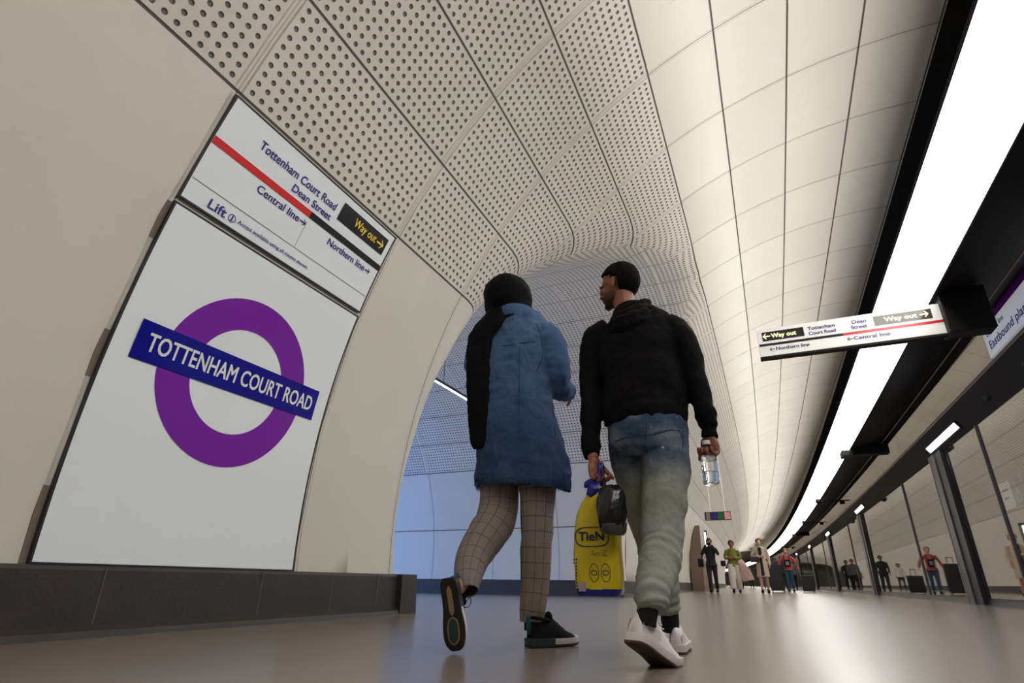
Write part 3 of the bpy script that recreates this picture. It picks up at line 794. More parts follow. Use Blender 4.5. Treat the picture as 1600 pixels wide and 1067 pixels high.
def add_hand(bm, wr, d, n, side=1, curl=(.35, .5, .4), k=1.0, spread=.06, thumb=.9):
    """wrist point, direction towards the fingers, palm normal, side = +1 when the thumb leaves towards d x n"""
    d = Vector(d).normalized(); n = Vector(n); n = (n - d * n.dot(d)).normalized(); s = d.cross(n) * side; wr = Vector(wr)
    def ax(v): return Matrix((s, d, n)).transposed()
    add_ell(bm, wr + d * .045 * k, (.040 * k, .050 * k, .017 * k), ax(0)); add_ell(bm, wr + d * .012 * k, (.028 * k, .03 * k, .019 * k), ax(0))
    add_ell(bm, wr + d * .03 * k + s * .024 * k + n * .008 * k, (.018 * k, .030 * k, .016 * k), ax(0))
    for i, (off, ln, rr) in enumerate(((.030, .074, .0088), (.010, .082, .0090), (-.011, .076, .0086), (-.030, .060, .0078))):
        p = wr + d * (.078 - .006 * (i in (0, 3))) * k + s * off * k; a = 0; pts = [(*(p - d * .02 * k), rr * k * 1.15, rr * k * 1.15), (*p, rr * k * 1.12, rr * k * 1.12)]
        for j, fr in enumerate((.42, .32, .26)):
            a += curl[j]; dd = d * math.cos(a) + n * math.sin(a) + s * (spread * (1.5 - i) / 1.5) * math.cos(a); p = p + dd.normalized() * ln * fr * k
            rj = rr * k * (1.0, .92, .78)[j]; pts.append((*p, rj, rj))
        add_limb(bm, pts, 10, 3, tuple(s))
    p = wr + d * .022 * k + s * .030 * k; pts = [(*p, .013 * k, .013 * k)]
    for j, ln in enumerate((.034, .030, .024)):
        a = thumb - .25 * j; dd = d * math.cos(a) + s * math.sin(a) + n * (.35 + .25 * j); p = p + dd.normalized() * ln * k; rj = (.0115, .0105, .0085)[j] * k; pts.append((*p, rj, rj))
    add_limb(bm, pts, 10, 3, tuple(n))
def finish(bm, name, m, parent, vox, smooth, disp=0, ds=.1, baked=True):
    o = from_bm(name, bm, m, None, True); remesh(o, vox, smooth, disp, ds)
    if baked: bake(o)
    return part(o, parent) if parent else o
def shell(name, c, R, r, keep, m, parent, thick=.006, seg=40, jit=0, k=1.0):
    """cap of an ellipsoid given by keep(local point), e.g. hair"""
    bm = bmesh.new(); bmesh.ops.create_uvsphere(bm, u_segments=seg, v_segments=seg * 2 // 3, radius=1, matrix=Matrix.Diagonal((*r, 1)))
    dead = [v for v in bm.verts if not keep(v.co)]; bmesh.ops.delete(bm, geom=dead, context='VERTS')
    for v in bm.verts:
        if jit: v.co += v.co.normalized() * jit * noise.noise(v.co * 60)
        v.co = Vector(c) + R @ (v.co * k)
    o = from_bm(name, bm, m, None, True); sd = o.modifiers.new('thickness', 'SOLIDIFY'); sd.thickness = thick; sd.offset = -1; bake(o)
    return part(o, parent)
def make_shoe(kind, heel, toe, upv, parent, k=1.0, flex=0.0, seg=22):
    heel, toe = Vector(heel), Vector(toe); f = (toe - heel).normalized(); L = (toe - heel).length
    R = basis(f, upv)
    ball = .68 * L
    def T(x, y, z):
        if flex and y > ball:
            q = y - ball; y = ball + q * math.cos(flex) - z * math.sin(flex) * .6; z = z * math.cos(flex) + q * math.sin(flex)
        return heel + R @ Vector((x, y, z))
    W = [(0, .020), (.02, .029), (.07, .034), (.16, .036), (.3, .0345), (.45, .036), (.6, .043), (.72, .0465), (.84, .044), (.93, .034), (.98, .022), (1.0, .010)]
    s = L / .285
    def w(t):
        for (a, wa), (b, wb) in zip(W, W[1:]):
            if t <= b: return (wa + (wb - wa) * (t - a) / (b - a)) * s
        return W[-1][1] * s
    cx = lambda t: .006 * math.sin(PI * t) * s
    ts = [0, .015, .05, .1, .18, .28, .38, .48, .58, .68, .78, .86, .92, .96, .985, 1]
    th = .030 if kind == 'black' else .027
    hk_ = 1.16 if kind == 'black' else 1.0
    white = kind == 'white'
    sh = from_bm('shoe', (lambda b: b)(bmesh.new()), M['shoewhite' if white else 'shoeblack'], None)
    # upper
    bm = sh_bm = bmesh.new(); rings = []
    for t in ts:
        ht = ((.098 - .02 * max(0, .1 - t) * 5) if t < .12 else .098 + (.106 - .098) * (t - .12) / .26 if t < .38 else .106 - (.106 - .058) * ((t - .38) / .38) if t < .76 else .058 - (.058 - .030) * ((t - .76) / .24) ** 1.6) * s * (hk_ if t < .5 else 1 + (hk_ - 1) * max(0, (.75 - t) / .25))
        if t in (0, 1): ht *= (.85 if t == 0 else .8)
        ring_ = []
        for i in range(seg):
            a = PI * i / (seg - 1); x = math.cos(a); z = math.sin(a)
            z_ = abs(z) ** .75; tw = 1 - (.30 if t < .5 else .12) * z_
            ring_.append(T(cx(t) + x * w(t) * .97 * tw, t * L * .985 + .002, th * .6 + (ht - th * .6) * z_))
        ring_ += [T(cx(t) - w(t) * .6, t * L * .985 + .002, th * .5), T(cx(t) + w(t) * .6, t * L * .985 + .002, th * .5)]
        rings.append(ring_)
    add_loft(bm, rings); bmesh.ops.recalc_face_normals(bm, faces=bm.faces); bm.to_mesh(sh.data); bm.free()
    sh.data.polygons.foreach_set('use_smooth', [True] * len(sh.data.polygons))
    part(sh, parent)
    def slab(name, z0, z1, grow, m, t0=0, t1=1):
        bm = bmesh.new(); tt = [t for t in ts if t0 <= t <= t1]
        if tt[0] > t0: tt = [t0] + tt
        if tt[-1] < t1: tt.append(t1)
        rr = []
        for t in tt:
            ww = w(t) + grow; yv = -grow * .8 + t * (L + grow * 1.6); toe_lift = .012 * s * max(0, (t - .8) / .2) ** 2 if not flex else .004 * max(0, (t - .8) / .2)
            a0, a1 = z0 + toe_lift, z1 + toe_lift * .6
            rr.append([T(cx(t) - ww * .93, yv, a0), T(cx(t) + ww * .93, yv, a0), T(cx(t) + ww, yv, a0 + (a1 - a0) * .3), T(cx(t) + ww * .99, yv, a1), T(cx(t) - ww * .99, yv, a1), T(cx(t) - ww, yv, a0 + (a1 - a0) * .3)])
        add_loft(bm, rr); return part(from_bm(name, bm, m, None, True, 40), sh)
    def spatch(name, t0, t1, kw, m, off=-.0015):
        bm = bmesh.new(); rr = []; n_ = 10
        for q in range(n_ + 1):
            u = q / n_; t = t0 + (t1 - t0) * u; e_ = math.sqrt(max(0.02, 1 - (2 * u - 1) ** 4)); ww = w(t) * kw * e_
            rr.append([T(cx(t) - ww, t * L, off), T(cx(t) + ww, t * L, off), T(cx(t) + ww, t * L, .003), T(cx(t) - ww, t * L, .003)])
        add_loft(bm, rr); return part(from_bm(name, bm, m, None), sh)
    if white:
        slab('midsole', .006, th + .004, .005, M['shoewhite2']); slab('outsole', 0, .007, .003, M['gum'])
        # stitched overlays
        for sd in (-1, 1):
            bm = bmesh.new(); g = []
            for (t0, z0_, z1_) in ((.02, .035, .07), (.12, .035, .078), (.25, .035, .066), (.36, .04, .07)):
                g.append([T(cx(t0) + sd * w(t0) * (1.0 - .25 * (z0_ / .1)), t0 * L, z0_ * s), T(cx(t0) + sd * w(t0) * (1.0 - .25 * (z1_ / .1)) + sd * .001, t0 * L, z1_ * s)])
            vs_ = [[bm.verts.new(p) for p in r] for r in g]
            for a, b in zip(vs_, vs_[1:]): bm.faces.new((a[0], b[0], b[1], a[1]))
            o_ = from_bm('side_overlay', bm, M['shoewhite2'], None); part(o_, sh)
    else:
        slab('heel_cushion', .004, th + .004, .006, M['tealgrey'], 0, .42); slab('midsole', .004, th, .005, M['shoewhite2'], .40, 1.0)
        slab('outsole', -.002, .008, .006, M['soleblack'])
        spatch('heel_insert', .10, .52, .34, M['tan'], -.004); spatch('forefoot_rim', .54, .93, .62, M['tan'], -.004); spatch('forefoot_pad', .56, .91, .48, M['tealgrey'], -.006)
        bm = bmesh.new(); rr = []
        for z_, y_, w_ in ((.05, -.004, .013), (.08, -.004, .014), (.115, -.008, .012), (.128, -.006, .008)):
            rr.append(ellipse(T(cx(0), y_ + .004, z_ * s), R @ Vector((w_, 0, 0)), R @ Vector((0, .007, 0)), 10))
        add_loft(bm, rr); part(from_bm('heel_tab', bm, M['teal'], None, True), sh)
    if not white:
        bm = bmesh.new(); q_ = [T(cx(.2) + .030 * s * math.cos(a), .22 * L + .052 * s * math.sin(a), (.112 - .008 * math.sin(a)) * s) for a in [2 * PI * i / 16 for i in range(17)]]
        add_limb(bm, [(*v, .0065, .0065) for v in q_], 8, 2, (0, 0, 1)); part(from_bm('collar', bm, M['shoeblack'], None, True), sh)
        bm = bmesh.new(); add_ell(bm, T(cx(.4), .40 * L, .118 * s), (.022 * s, .016 * s, .026 * s), R); part(from_bm('tongue', bm, M['shoeblack'], None, True), sh)
    # laces
    for q in range(5):
        t = .42 + .065 * q; zt = (.106 - (.106 - .058) * ((t - .38) / .38)) * s * (1 if white or t > .75 else hk_ if t < .5 else 1 + (hk_ - 1) * (.75 - t) / .25) + .002
        bm = bmesh.new(); add_limb(bm, [(*T(cx(t) - .02 * s, t * L + .004 * (q % 2), zt - .006), .0022, .0022), (*T(cx(t), t * L, zt + .001), .0024, .0024), (*T(cx(t) + .02 * s, t * L - .004 * (q % 2), zt - .006), .0022, .0022)], 6, 3, (0, 0, 1))
        part(from_bm('lace', bm, M['shoewhite2' if white else 'teal'], None, True), sh)
    return sh, T
def cloth_rings(bm, nodes, n, sub, ref, fold, cap, uvl_name='cloth', us=1.0, u0=0.0):
    """tube with UVs in metres (around, along) for checked cloth"""
    P = catmull([tuple(q) for q in nodes], sub); L = 0; uvl = bm.loops.layers.uv.get(uvl_name) or bm.loops.layers.uv.new(uvl_name)
    prev = None; rr = max(q[3] for q in P)
    for i, q in enumerate(P):
        a = P[max(0, i - 1)][:3]; b = P[min(len(P) - 1, i + 1)][:3]; t = Vector(b - a).normalized(); r = Vector(ref)
        x = (r - t * r.dot(t)).normalized(); y = t.cross(x)
        if i: L += float(np.linalg.norm(P[i][:3] - P[i - 1][:3]))
        s = i / (len(P) - 1); fn = (lambda th, s=s: 1 + fold(s, th)) if fold else None
        vs_ = [bm.verts.new(p) for p in ellipse(Vector(q[:3]), x * q[3], y * q[4], n, fn=fn)]
        if prev:
            for j in range(n):
                f = bm.faces.new((prev[0][j], prev[0][(j + 1) % n], vs_[(j + 1) % n], vs_[j]))
                # constant cloth width: seam drifts as the leg tapers
                for l, (ui, vi) in zip(f.loops, ((j, prev[1]), (j + 1, prev[1]), (j + 1, L), (j, L))):
                    l[uvl].uv = (u0 + (ui / n - .25) * 2 * PI * rr * us, vi)
        prev = (vs_, L)

# ------------------------------------------------------------------ the man in the black hoodie
RX = (1, 0, 0)
man = thing('person', 'man in black hoodie and faded jeans walking away, looking left', 'person', at(1030, 1022, 2.42) * 1)
man.location.z = 0
hc = at(966, 448, 2.55); ha = math.radians(74); HR = basis((-math.sin(ha), math.cos(ha), -.10))
bm = bmesh.new(); add_head(bm, hc, HR)
nk = at(986, 500, 2.53)
add_limb(bm, [(*(hc + HR @ Vector((0, -.02, -.05))), .055, .058), (*((hc + nk) / 2 + Vector((0, 0, -.02))), .054, .056), (*nk, .066, .06), (*(nk + Vector((0, 0, -.1))), .13, .09), (*at(995, 560, 2.5), .15, .10), (*at(1003, 600, 2.48), .14, .095), (*at(1007, 660, 2.46), .14, .10)], 18, 4)
LARM = [nd(943, 522, 2.5, 14), nd(926, 545, 2.5, 16), nd(923, 600, 2.47, 14), nd(923, 650, 2.42, 12), nd(924, 700, 2.38, 9.5), nd(928, 718, 2.36, 8.5)]
RARM = [nd(1050, 514, 2.5, 14), nd(1068, 535, 2.5, 17), nd(1083, 575, 2.48, 15), nd(1095, 620, 2.46, 12.5), nd(1105, 655, 2.45, 10.5), nd(1109, 684, 2.45, 9)]
for A_ in (LARM, RARM): add_limb(bm, A_, 14, 4)
add_limb(bm, [nd(1030, 690, 2.44, 26), nd(1038, 740, 2.40, 27), nd(1036, 800, 2.36, 22), nd(1033, 845, 2.32, 19), nd(1028, 885, 2.24, 19), nd(1020, 930, 2.14, 14), nd(1010, 960, 2.08, 12)], 14, 4)
add_limb(bm, [nd(985, 690, 2.47, 26), nd(992, 740, 2.5, 24), nd(1008, 800, 2.56, 20), nd(1020, 850, 2.60, 17), nd(1036, 900, 2.63, 16), nd(1046, 950, 2.66, 12), nd(1047, 975, 2.67, 11)], 14, 4)
add_ell(bm, at(1008, 680, 2.45), (.16, .11, .10))
# his left hand grips the bag handles, the right hand the bottle neck
lw = Vector(LARM[-1][:3]); add_hand(bm, lw, (.10, -.02, -1), (.75, -.5, .1), side=-1, curl=(.75, .95, .6), k=.98, thumb=.6)
rw = Vector(RARM[-1][:3]); add_hand(bm, rw + Vector((0, 0, .005)), (.02, .0, -1), (-.55, -.8, 0), side=1, curl=(1.25, 1.2, .7), k=1.0, thumb=.25)
finish(bm, 'body', M['skin'], man, .0042, 3)
hk = lambda p: p.z > (.048 + .012 * math.cos(p.x * 30) if p.y > .052 else .020 if p.y > .022 else -.004 if p.y > -.012 else -.102)
shell('hair', hc + HR @ Vector((0, -.014, .022)), HR, (.083, .108, .112), lambda p: hk(p), M['hair'], man, .014, 60, .004)
bm = bmesh.new(); LH = lambda x, y, z: hc + HR @ Vector((x, y, z))
add_ell(bm, LH(0, .050, -.078), (.0362, .0382, .028), HR); add_ell(bm, LH(0, .074, -.092), (.0222, .020, .0178), HR)
for s_ in (-1, 1): add_ell(bm, LH(s_ * .045, .03, -.062), (.0196, .047, .0298), HR)
finish(bm, 'beard', mat('short_black_stubble', srgb(66, 42, 32), .8, bump=.4, bscale=300), man, .0036, 2)
# hoodie
bm = bmesh.new()
def rid(x): return .5 - abs(math.sin(x)) ** .7
def tf(s, th): return .020 * rid(s * 11 + 1.6 * math.sin(th * 1.5 + 1)) + .022 * math.sin(8 * s * PI + 2.4 * math.sin(th * 2 + .6)) * (1 if s < .5 else .55) + .014 * math.sin(th * 5 + s * 14)
add_limb(bm, [nd(1007, 668, 2.455, 62, .78), nd(1007, 655, 2.455, 66, .78), nd(1006, 640, 2.46, 67, .74), nd(1004, 600, 2.47, 64, .70), nd(1000, 565, 2.49, 66, .62), nd(997, 535, 2.50, 67, .56), nd(993, 512, 2.52, 58, .56), nd(989, 496, 2.53, 38, .75), nd(986, 484, 2.54, 26, .95)], 40, 5, RX, tf)
def sf(s, th): return .05 * rid(s * 17 + 1.2 * math.sin(th)) + .085 * math.sin(s * 34 + 1.5 * math.sin(th)) * (.35 + (.65 if .4 < s < .62 else 0) + (.5 if s > .85 else 0))
add_limb(bm, [nd(952, 516, 2.51, 20), nd(932, 532, 2.5, 23), nd(925, 565, 2.49, 19.5), nd(923, 605, 2.465, 17.5), nd(923, 650, 2.42, 16), nd(923, 690, 2.39, 14.5), nd(924, 704, 2.38, 14.5), nd(926, 714, 2.37, 11.5)], 20, 5, RX, sf)
add_limb(bm, [nd(1040, 508, 2.51, 20), nd(1062, 525, 2.5, 23), nd(1076, 560, 2.49, 21.5), nd(1088, 600, 2.47, 19), nd(1099, 635, 2.455, 17), nd(1105, 655, 2.45, 15.5), nd(1107, 663, 2.45, 15.5), nd(1108, 671, 2.45, 12.5), nd(1109, 684, 2.45, 12.5)], 20, 5, RX, sf)
finish(bm, 'hoodie', M['hoodie'], man, .006, 3, .018, .08)
bm = bmesh.new()   # hood lying on the nape, open towards the head
hb = at(982, 500, 2.44)
for k_, (dx, dz, r_, rr_) in enumerate(((.008, .072, .074, .026), (.002, .042, .090, .032), (.004, .005, .104, .030), (.006, -.03, .100, .028), (.006, -.062, .075, .026))):
    nn = 18; pts = []
    for q in range(nn + 1):
        a = PI * (1.08 + .84 * q / nn) if k_ else PI * (.80 + 1.5 * q / nn)
        pts.append((hb.x + dx + r_ * math.cos(a), hb.y + .085 + (r_ * .95) * math.sin(a) - .012 * k_, hb.z + dz + .022 * math.cos(a) + (.018 * (1 + math.sin(a)) if k_ == 0 else -.02 * (1 - abs(math.cos(a)))), rr_ * (.6 + .4 * math.sin(PI * q / nn)), rr_ * (.6 + .4 * math.sin(PI * q / nn))))
    add_limb(bm, pts, 12, 2, (0, 0, 1))
add_ell(bm, hb + Vector((.006, .045, -.03)), (.088, .05, .085))
finish(bm, 'hood', M['hoodie'], man, .006, 5, .014, .05)
# jeans
bm = bmesh.new()
add_limb(bm, [nd(1008, 632, 2.46, 58, .78), nd(1010, 655, 2.455, 60, .8), nd(1012, 680, 2.45, 61.5, .84), nd(1011, 708, 2.445, 60, .8), nd(1010, 722, 2.44, 46, .7)], 36, 5, RX)
def rid(x): return .5 - abs(math.sin(x)) ** .7
def jf(s, th):
    a = .022 * math.sin(s * 22 + 2 * math.sin(th + .5)) + .016 * math.sin(s * 41 - 3 * math.sin(th - .7)); k_ = max(0, (s - .70) / .30); b = .12 * k_ * math.sin(s * 74 + 1.6 * math.sin(th + 1))
    kn = .05 * math.exp(-((s - .55) / .09) ** 2) * math.sin(s * 95 + 2.2 * math.sin(th)); return a + b + kn + .045 * rid(s * 19 + 1.3 * math.sin(th + 2) + .8 * math.sin(2 * th)) * (.4 + .6 * abs(math.sin(s * 5 + 1)))
add_limb(bm, [nd(1038, 690, 2.44, 35, .95), nd(1041, 730, 2.415, 37, 1), nd(1038, 780, 2.37, 35, 1), nd(1035, 820, 2.34, 33.5, 1), nd(1034, 855, 2.30, 33, 1), nd(1029, 885, 2.23, 31, 1), nd(1023, 912, 2.16, 29, 1), nd(1018, 935, 2.11, 27, 1), nd(1020, 955, 2.09, 23, 1)], 30, 7, RX, jf)
add_limb(bm, [nd(983, 690, 2.465, 34, .95), nd(990, 730, 2.49, 33.5, 1), nd(1002, 780, 2.54, 30, 1), nd(1014, 825, 2.58, 27, 1), nd(1026, 870, 2.61, 25.5, 1), nd(1037, 910, 2.635, 24, 1), nd(1041, 938, 2.65, 20.5, 1), nd(1044, 958, 2.66, 18, 1)], 30, 7, RX, jf)
jn = finish(bm, 'jeans', M['jeans'], man, .005, 2, .014, .06)
def seam(name, pts, m, parent, r=.0018):
    bm = bmesh.new(); add_limb(bm, [(*p, r, r) for p in pts], 6, 4, (0, 0, 1)); return part(from_bm(name, bm, m, None, True), parent)
def mesh_hit(o, px, py, out=.0015):
    """where the sight line meets a finished garment"""
    root = o.parent; offv = Vector((0, 0, 0))
    while root is not None: offv += root.location; root = root.parent
    d = ray(px, py).normalized(); org = Vector((0, 0, CH)) - offv
    from mathutils.bvhtree import BVHTree
    if o.name not in _bvh:
        me = o.data; _bvh[o.name] = BVHTree.FromPolygons([v.co.copy() for v in me.vertices], [list(p.vertices) for p in me.polygons])
    h = _bvh[o.name].ray_cast(org, d)
    return (h[0] + offv + h[1] * out) if h[0] is not None else None
_bvh = {}
def draped(name, pix, m, parent, r=.0016, out=.0008):
    pts = [mesh_hit(parent, *q, out) for q in pix]; pts = [p for p in pts if p is not None]
    if len(pts) > 1: return seam(name, pts, m, parent, r)
M['jeanseam'] = mat('pale_denim_thread', srgb(120, 132, 140), .8)
draped('pocket_seam', [(962, 690), (976, 684), (1000, 684), (1002, 712), (985, 724), (966, 716), (962, 690)], M['stitch'], jn)
draped('pocket_seam', [(1022, 676), (1045, 672), (1064, 676), (1066, 704), (1048, 716), (1028, 708), (1022, 676)], M['stitch'], jn)
draped('back_seam', [(1010, 660), (1010, 680), (1008, 705)], M['stitch'], jn)
draped('yoke_seam', [(948, 668), (975, 676), (1010, 680), (1045, 672), (1070, 662)], M['stitch'], jn)
# socks and shoes
for nodes in ([nd(1014, 940, 2.10, 17), nd(1011, 962, 2.09, 16), nd(1010, 978, 2.085, 15)], [nd(1045, 950, 2.66, 14), nd(1047, 970, 2.67, 14), nd(1048, 985, 2.68, 13)]):
    bm = bmesh.new(); add_limb(bm, nodes, 18, 4); part(from_bm('sock', bm, M['sock'], None, True), man)
hl = at(988, 1003, 2.03); hl.z = .085; tl = at(1034, 1036, 2.225); d_ = (Vector((tl.x, tl.y, .0)) - hl); tlp = hl + d_ * 1.28
make_shoe('white', hl, hl + (Vector((tl.x, tl.y, -.002)) - hl) / .70, (.10, .30, 1), man, flex=.32)
make_shoe('white', Vector((-.425, 2.615, .002)), Vector((-.452, 2.885, .002)), (0, 0, 1), man)

# ------------------------------------------------------------------ shopping bag, small black bag, bottle
bt = thing('shopping_bag', "yellow plastic carrier bag with blue base hanging from the man's left hand", 'bag', at(930, 930, 2.36))
FY = 2.315
def bg(px, py, hp, dy): p = at(px, py, FY); r = hp / ppm(p); return (p, r, dy)
rows = [bg(931, 921, 36.5, .062), bg(930, 905, 37, .064), bg(928, 870, 37, .064), bg(927, 835, 36, .062), bg(929, 805, 33, .056), bg(931, 785, 27, .046), bg(934, 770, 20, .034), bg(936, 760, 11, .024)]
def bag_ring(p, r, dy, n=40, wob=.0):
    c = Vector((p.x, FY + dy, p.z)); return ellipse(c, (r, 0, 0), (0, dy, 0), n, 4.5, fn=(lambda t: 1 + wob * math.sin(5 * t + p.z * 40) + .5 * wob * math.sin(9 * t - p.z * 70)))
bm = bmesh.new(); R_ = []
for i in range(len(rows) - 1):
    for k_ in range(4):
        t_ = k_ / 4; a, b = rows[i], rows[i + 1]; R_.append(bag_ring(a[0].lerp(b[0], t_), a[1] + (b[1] - a[1]) * t_, a[2] + (b[2] - a[2]) * t_, wob=.022 if 2 < i < 6 else .006))
R_.append(bag_ring(*rows[-1])); add_loft(bm, R_)
by = from_bm('bag_body', bm, M['bagyellow'], None, True, 50); part(by, bt)
bm = bmesh.new(); q0, q1 = bg(931, 931, 34, .058), bg(931, 920, 36.8, .0635)
add_loft(bm, [bag_ring(q0[0], q0[1] * .9, q0[2] * .9), bag_ring(q0[0] + Vector((0, 0, .004)), q0[1] * 1.03, q0[2] * 1.05), bag_ring(q1[0], q1[1] * 1.01, q1[2] * 1.02)]); part(from_bm('base_band', bm, M['bagblue'], None, True, 50), bt)
bm = bmesh.new()
add_limb(bm, [nd(921, 776, 2.325, 7, .9), nd(928, 765, 2.33, 11, .9), nd(934, 756, 2.34, 8, .8), nd(935, 745, 2.345, 3.5, .8), nd(937, 730, 2.35, 3, .8), nd(934, 722, 2.36, 2.5, .8)], 12, 4, RX, lambda s, th: .12 * math.sin(3 * th + 9 * s))
add_limb(bm, [nd(945, 772, 2.345, 8, .9), nd(940, 762, 2.345, 8, .9), nd(938, 748, 2.35, 3.5), nd(940, 732, 2.355, 3), nd(941, 724, 2.36, 2.5)], 12, 4, RX, lambda s, th: .12 * math.sin(3 * th + 9 * s))
add_limb(bm, [nd(934, 757, 2.335, 4, .5), nd(926, 753, 2.33, 6, .3), nd(917, 757, 2.325, 5, .3), nd(914, 762, 2.32, 2, .3)], 10, 4, (0, 0, 1))
part(from_bm('handles', bm, M['bagblue'], None, True), bt)
bo = at(905, 845, FY); sc_ = 1 / ppm(bo)
Bf = lambda u, v, off: Vector((bo.x + u, FY - .0015 - off, bo.z + v))
place_text('lettering', 'TieN', .0, .0, 40 * sc_, 13 * sc_, Bf, M['ink'], by, .012)
def ring_line(name, cu, cv_, ru, rv, wd, m, parent, p=2.0):
    bm = bmesh.new(); a = [(math.cos(2 * PI * i / 48), math.sin(2 * PI * i / 48)) for i in range(48)]
    f_ = lambda c, s_: (abs(c) ** p + abs(s_) ** p) ** (-1 / p)
    g = [[bm.verts.new(Bf(cu + c * f_(c, s_) * (ru - e), cv_ + s_ * f_(c, s_) * (rv - e), .001)) for e in (0, wd)] for c, s_ in a]
    for i in range(48): bm.faces.new((g[i][0], g[(i + 1) % 48][0], g[(i + 1) % 48][1], g[i][1]))
    part(from_bm(name, bm, m, None), parent)
ring_line('oval_print', 21 * sc_, 5.5 * sc_, 27 * sc_, 15 * sc_, 1.6 * sc_, M['ink'], by, 3.2)
M['paleink'] = mat('faded_print', srgb(120, 108, 30), .4)
place_text('lettering', 'AnriZ', 18 * sc_, -22 * sc_, 26 * sc_, 8 * sc_, Bf, M['paleink'], by, .0)
for cu_ in (22, 40):
    ring_line('seal_print', cu_ * sc_, -46 * sc_, 7.5 * sc_, 13 * sc_, .9 * sc_, M['ink'], by); ring_line('seal_print', cu_ * sc_, -46 * sc_, 5 * sc_, 4 * sc_, 1.2 * sc_, M['ink'], by)
bm = bmesh.new(); add_box(bm, Bf(-3 * sc_, -72 * sc_, .0015), Bf(8 * sc_, -60 * sc_, -.001)); part(from_bm('label_patch', bm, mat('lilac_print', srgb(165, 145, 175), .4), None), by)
for q in range(30):
    i_, j_ = q % 3, q // 3
    p0 = mesh_hit(by, 893.5 + i_ * 3.6 + (j_ > 6) * .8, 874 + j_ * 5.2, .0005)
    if p0 is None: continue
    bm = bmesh.new(); add_ell(bm, p0, (1.3 * sc_, .0012, 1.5 * sc_), None, 8); part(from_bm('side_print', bm, M['ink'], None), by)
# black bag
bb = thing('small_bag', 'small black plastic bag hanging beside the yellow bag', 'bag', at(955, 830, 2.29))
bm = bmesh.new()
add_limb(bm, [nd(942, 766, 2.30, 9, .6), nd(952, 770, 2.275, 19, .7), nd(955, 785, 2.265, 22, .9), nd(956, 805, 2.265, 22, 1.0), nd(957, 822, 2.268, 21, .9), nd(958, 831, 2.27, 18, .8)], 26, 5, RX, lambda s, th: .07 * math.sin(4 * th + 7 * s) + .05 * math.sin(9 * th - 11 * s))
part(from_bm('bag_body', bm, M['bagblack'], None, True), bb)
bm = bmesh.new(); add_limb(bm, [nd(957, 818, 2.266, 21.8, .93), nd(958, 829, 2.268, 20.5, .9), nd(958, 834, 2.27, 16, .8)], 26, 4, RX, lambda s, th: .05 * math.sin(4 * th + 7)); part(from_bm('base_band', bm, M['baggrey'], None, True), bb)
bm = bmesh.new(); add_limb(bm, [nd(946, 770, 2.295, 3), nd(944, 755, 2.325, 3), nd(942, 738, 2.35, 2.5), nd(940, 728, 2.36, 2.5)], 8, 4); part(from_bm('handle', bm, M['bagblack'], None, True), bb)
# water bottle
bp_ = at(1106, 711, 2.425); zb = at(1106, 759, 2.425).z
bo_ = thing('water_bottle', "clear plastic water bottle hanging from the man's right hand", 'bottle', (bp_.x, bp_.y, zb))
def lathe(bm, cx_, cy_, prof, n=32):
    rings = [[Vector((cx_ + r * math.cos(2 * PI * i / n), cy_ + r * math.sin(2 * PI * i / n), z)) for i in range(n)] for r, z in prof]; add_loft(bm, rings)
rb = 12.2 / ppm(bp_); zt_ = at(1108, 712, 2.425).z
prof = [(rb * .45, zb + .006), (rb * .6, zb), (rb * .9, zb + .004), (rb, zb + .014)]
for q in range(6):
    z_ = zb + .02 + q * .017; prof += [(rb, z_), (rb, z_ + .009), (rb * .955, z_ + .013)]
prof += [(rb, zt_ - .02), (rb * .9, zt_ + .0), (rb * .6, zt_ + .025), (rb * .42, zt_ + .035), (rb * .42, zt_ + .05)]
prof = sorted(prof[:3], key=lambda q: q[1] if q[0] > 0 else 0)[:0] + prof
bm = bmesh.new(); lathe(bm, bp_.x, bp_.y, prof); part(from_bm('bottle_shell', bm, M['petplastic'], None, True), bo_)
bm = bmesh.new(); lathe(bm, bp_.x, bp_.y, [(rb * .5, zb + .008), (rb * .88, zb + .010), (rb * .94, zb + .02), (rb * .94, zb + .055)]); part(from_bm('water_fill', bm, M['water'], None, True, 50), bo_)
bm = bmesh.new(); lathe(bm, bp_.x, bp_.y, [(rb * .5, zt_ + .046), (rb * .5, zt_ + .062)]); part(from_bm('bottle_cap', bm, M['cap'], None, True, 40), bo_)

# ------------------------------------------------------------------ the woman in the denim jacket
wo = thing('person', 'person in black headscarf and long blue denim jacket walking away', 'person', at(800, 1013, 2.5))
wo.location.z = 0
wc = at(796, 466, 2.66); WR = basis((-.10, 1, 0))
bm = bmesh.new(); add_head(bm, wc, WR, .98)
add_limb(bm, [(*(wc + Vector((0, -.01, -.05))), .05, .052), (*at(800, 500, 2.65), .055, .055), (*at(802, 520, 2.64), .13, .08), (*at(806, 570, 2.62), .14, .09), (*at(808, 640, 2.62), .125, .085), (*at(812, 720, 2.61), .15, .1), (*at(814, 750, 2.61), .15, .1)], 18, 4)
WRA = [nd(848, 518, 2.63, 13), nd(866, 540, 2.63, 15), nd(872, 580, 2.66, 13), nd(870, 606, 2.70, 11.5), nd(880, 612, 2.78, 9), nd(888, 612, 2.86, 8)]
WLA = [nd(760, 518, 2.63, 13), nd(750, 540, 2.63, 15), nd(748, 580, 2.66, 13), nd(752, 606, 2.72, 11), nd(762, 606, 2.82, 9), nd(772, 602, 2.90, 8)]
add_limb(bm, WRA, 14, 4); add_limb(bm, WLA, 14, 4)
add_hand(bm, WRA[-1][:3], (.0, 1, .25), (-1, 0, 0), -1, (.5, .7, .5), .92); add_hand(bm, WLA[-1][:3], (.1, 1, .25), (1, 0, 0), 1, (.5, .7, .5), .92)
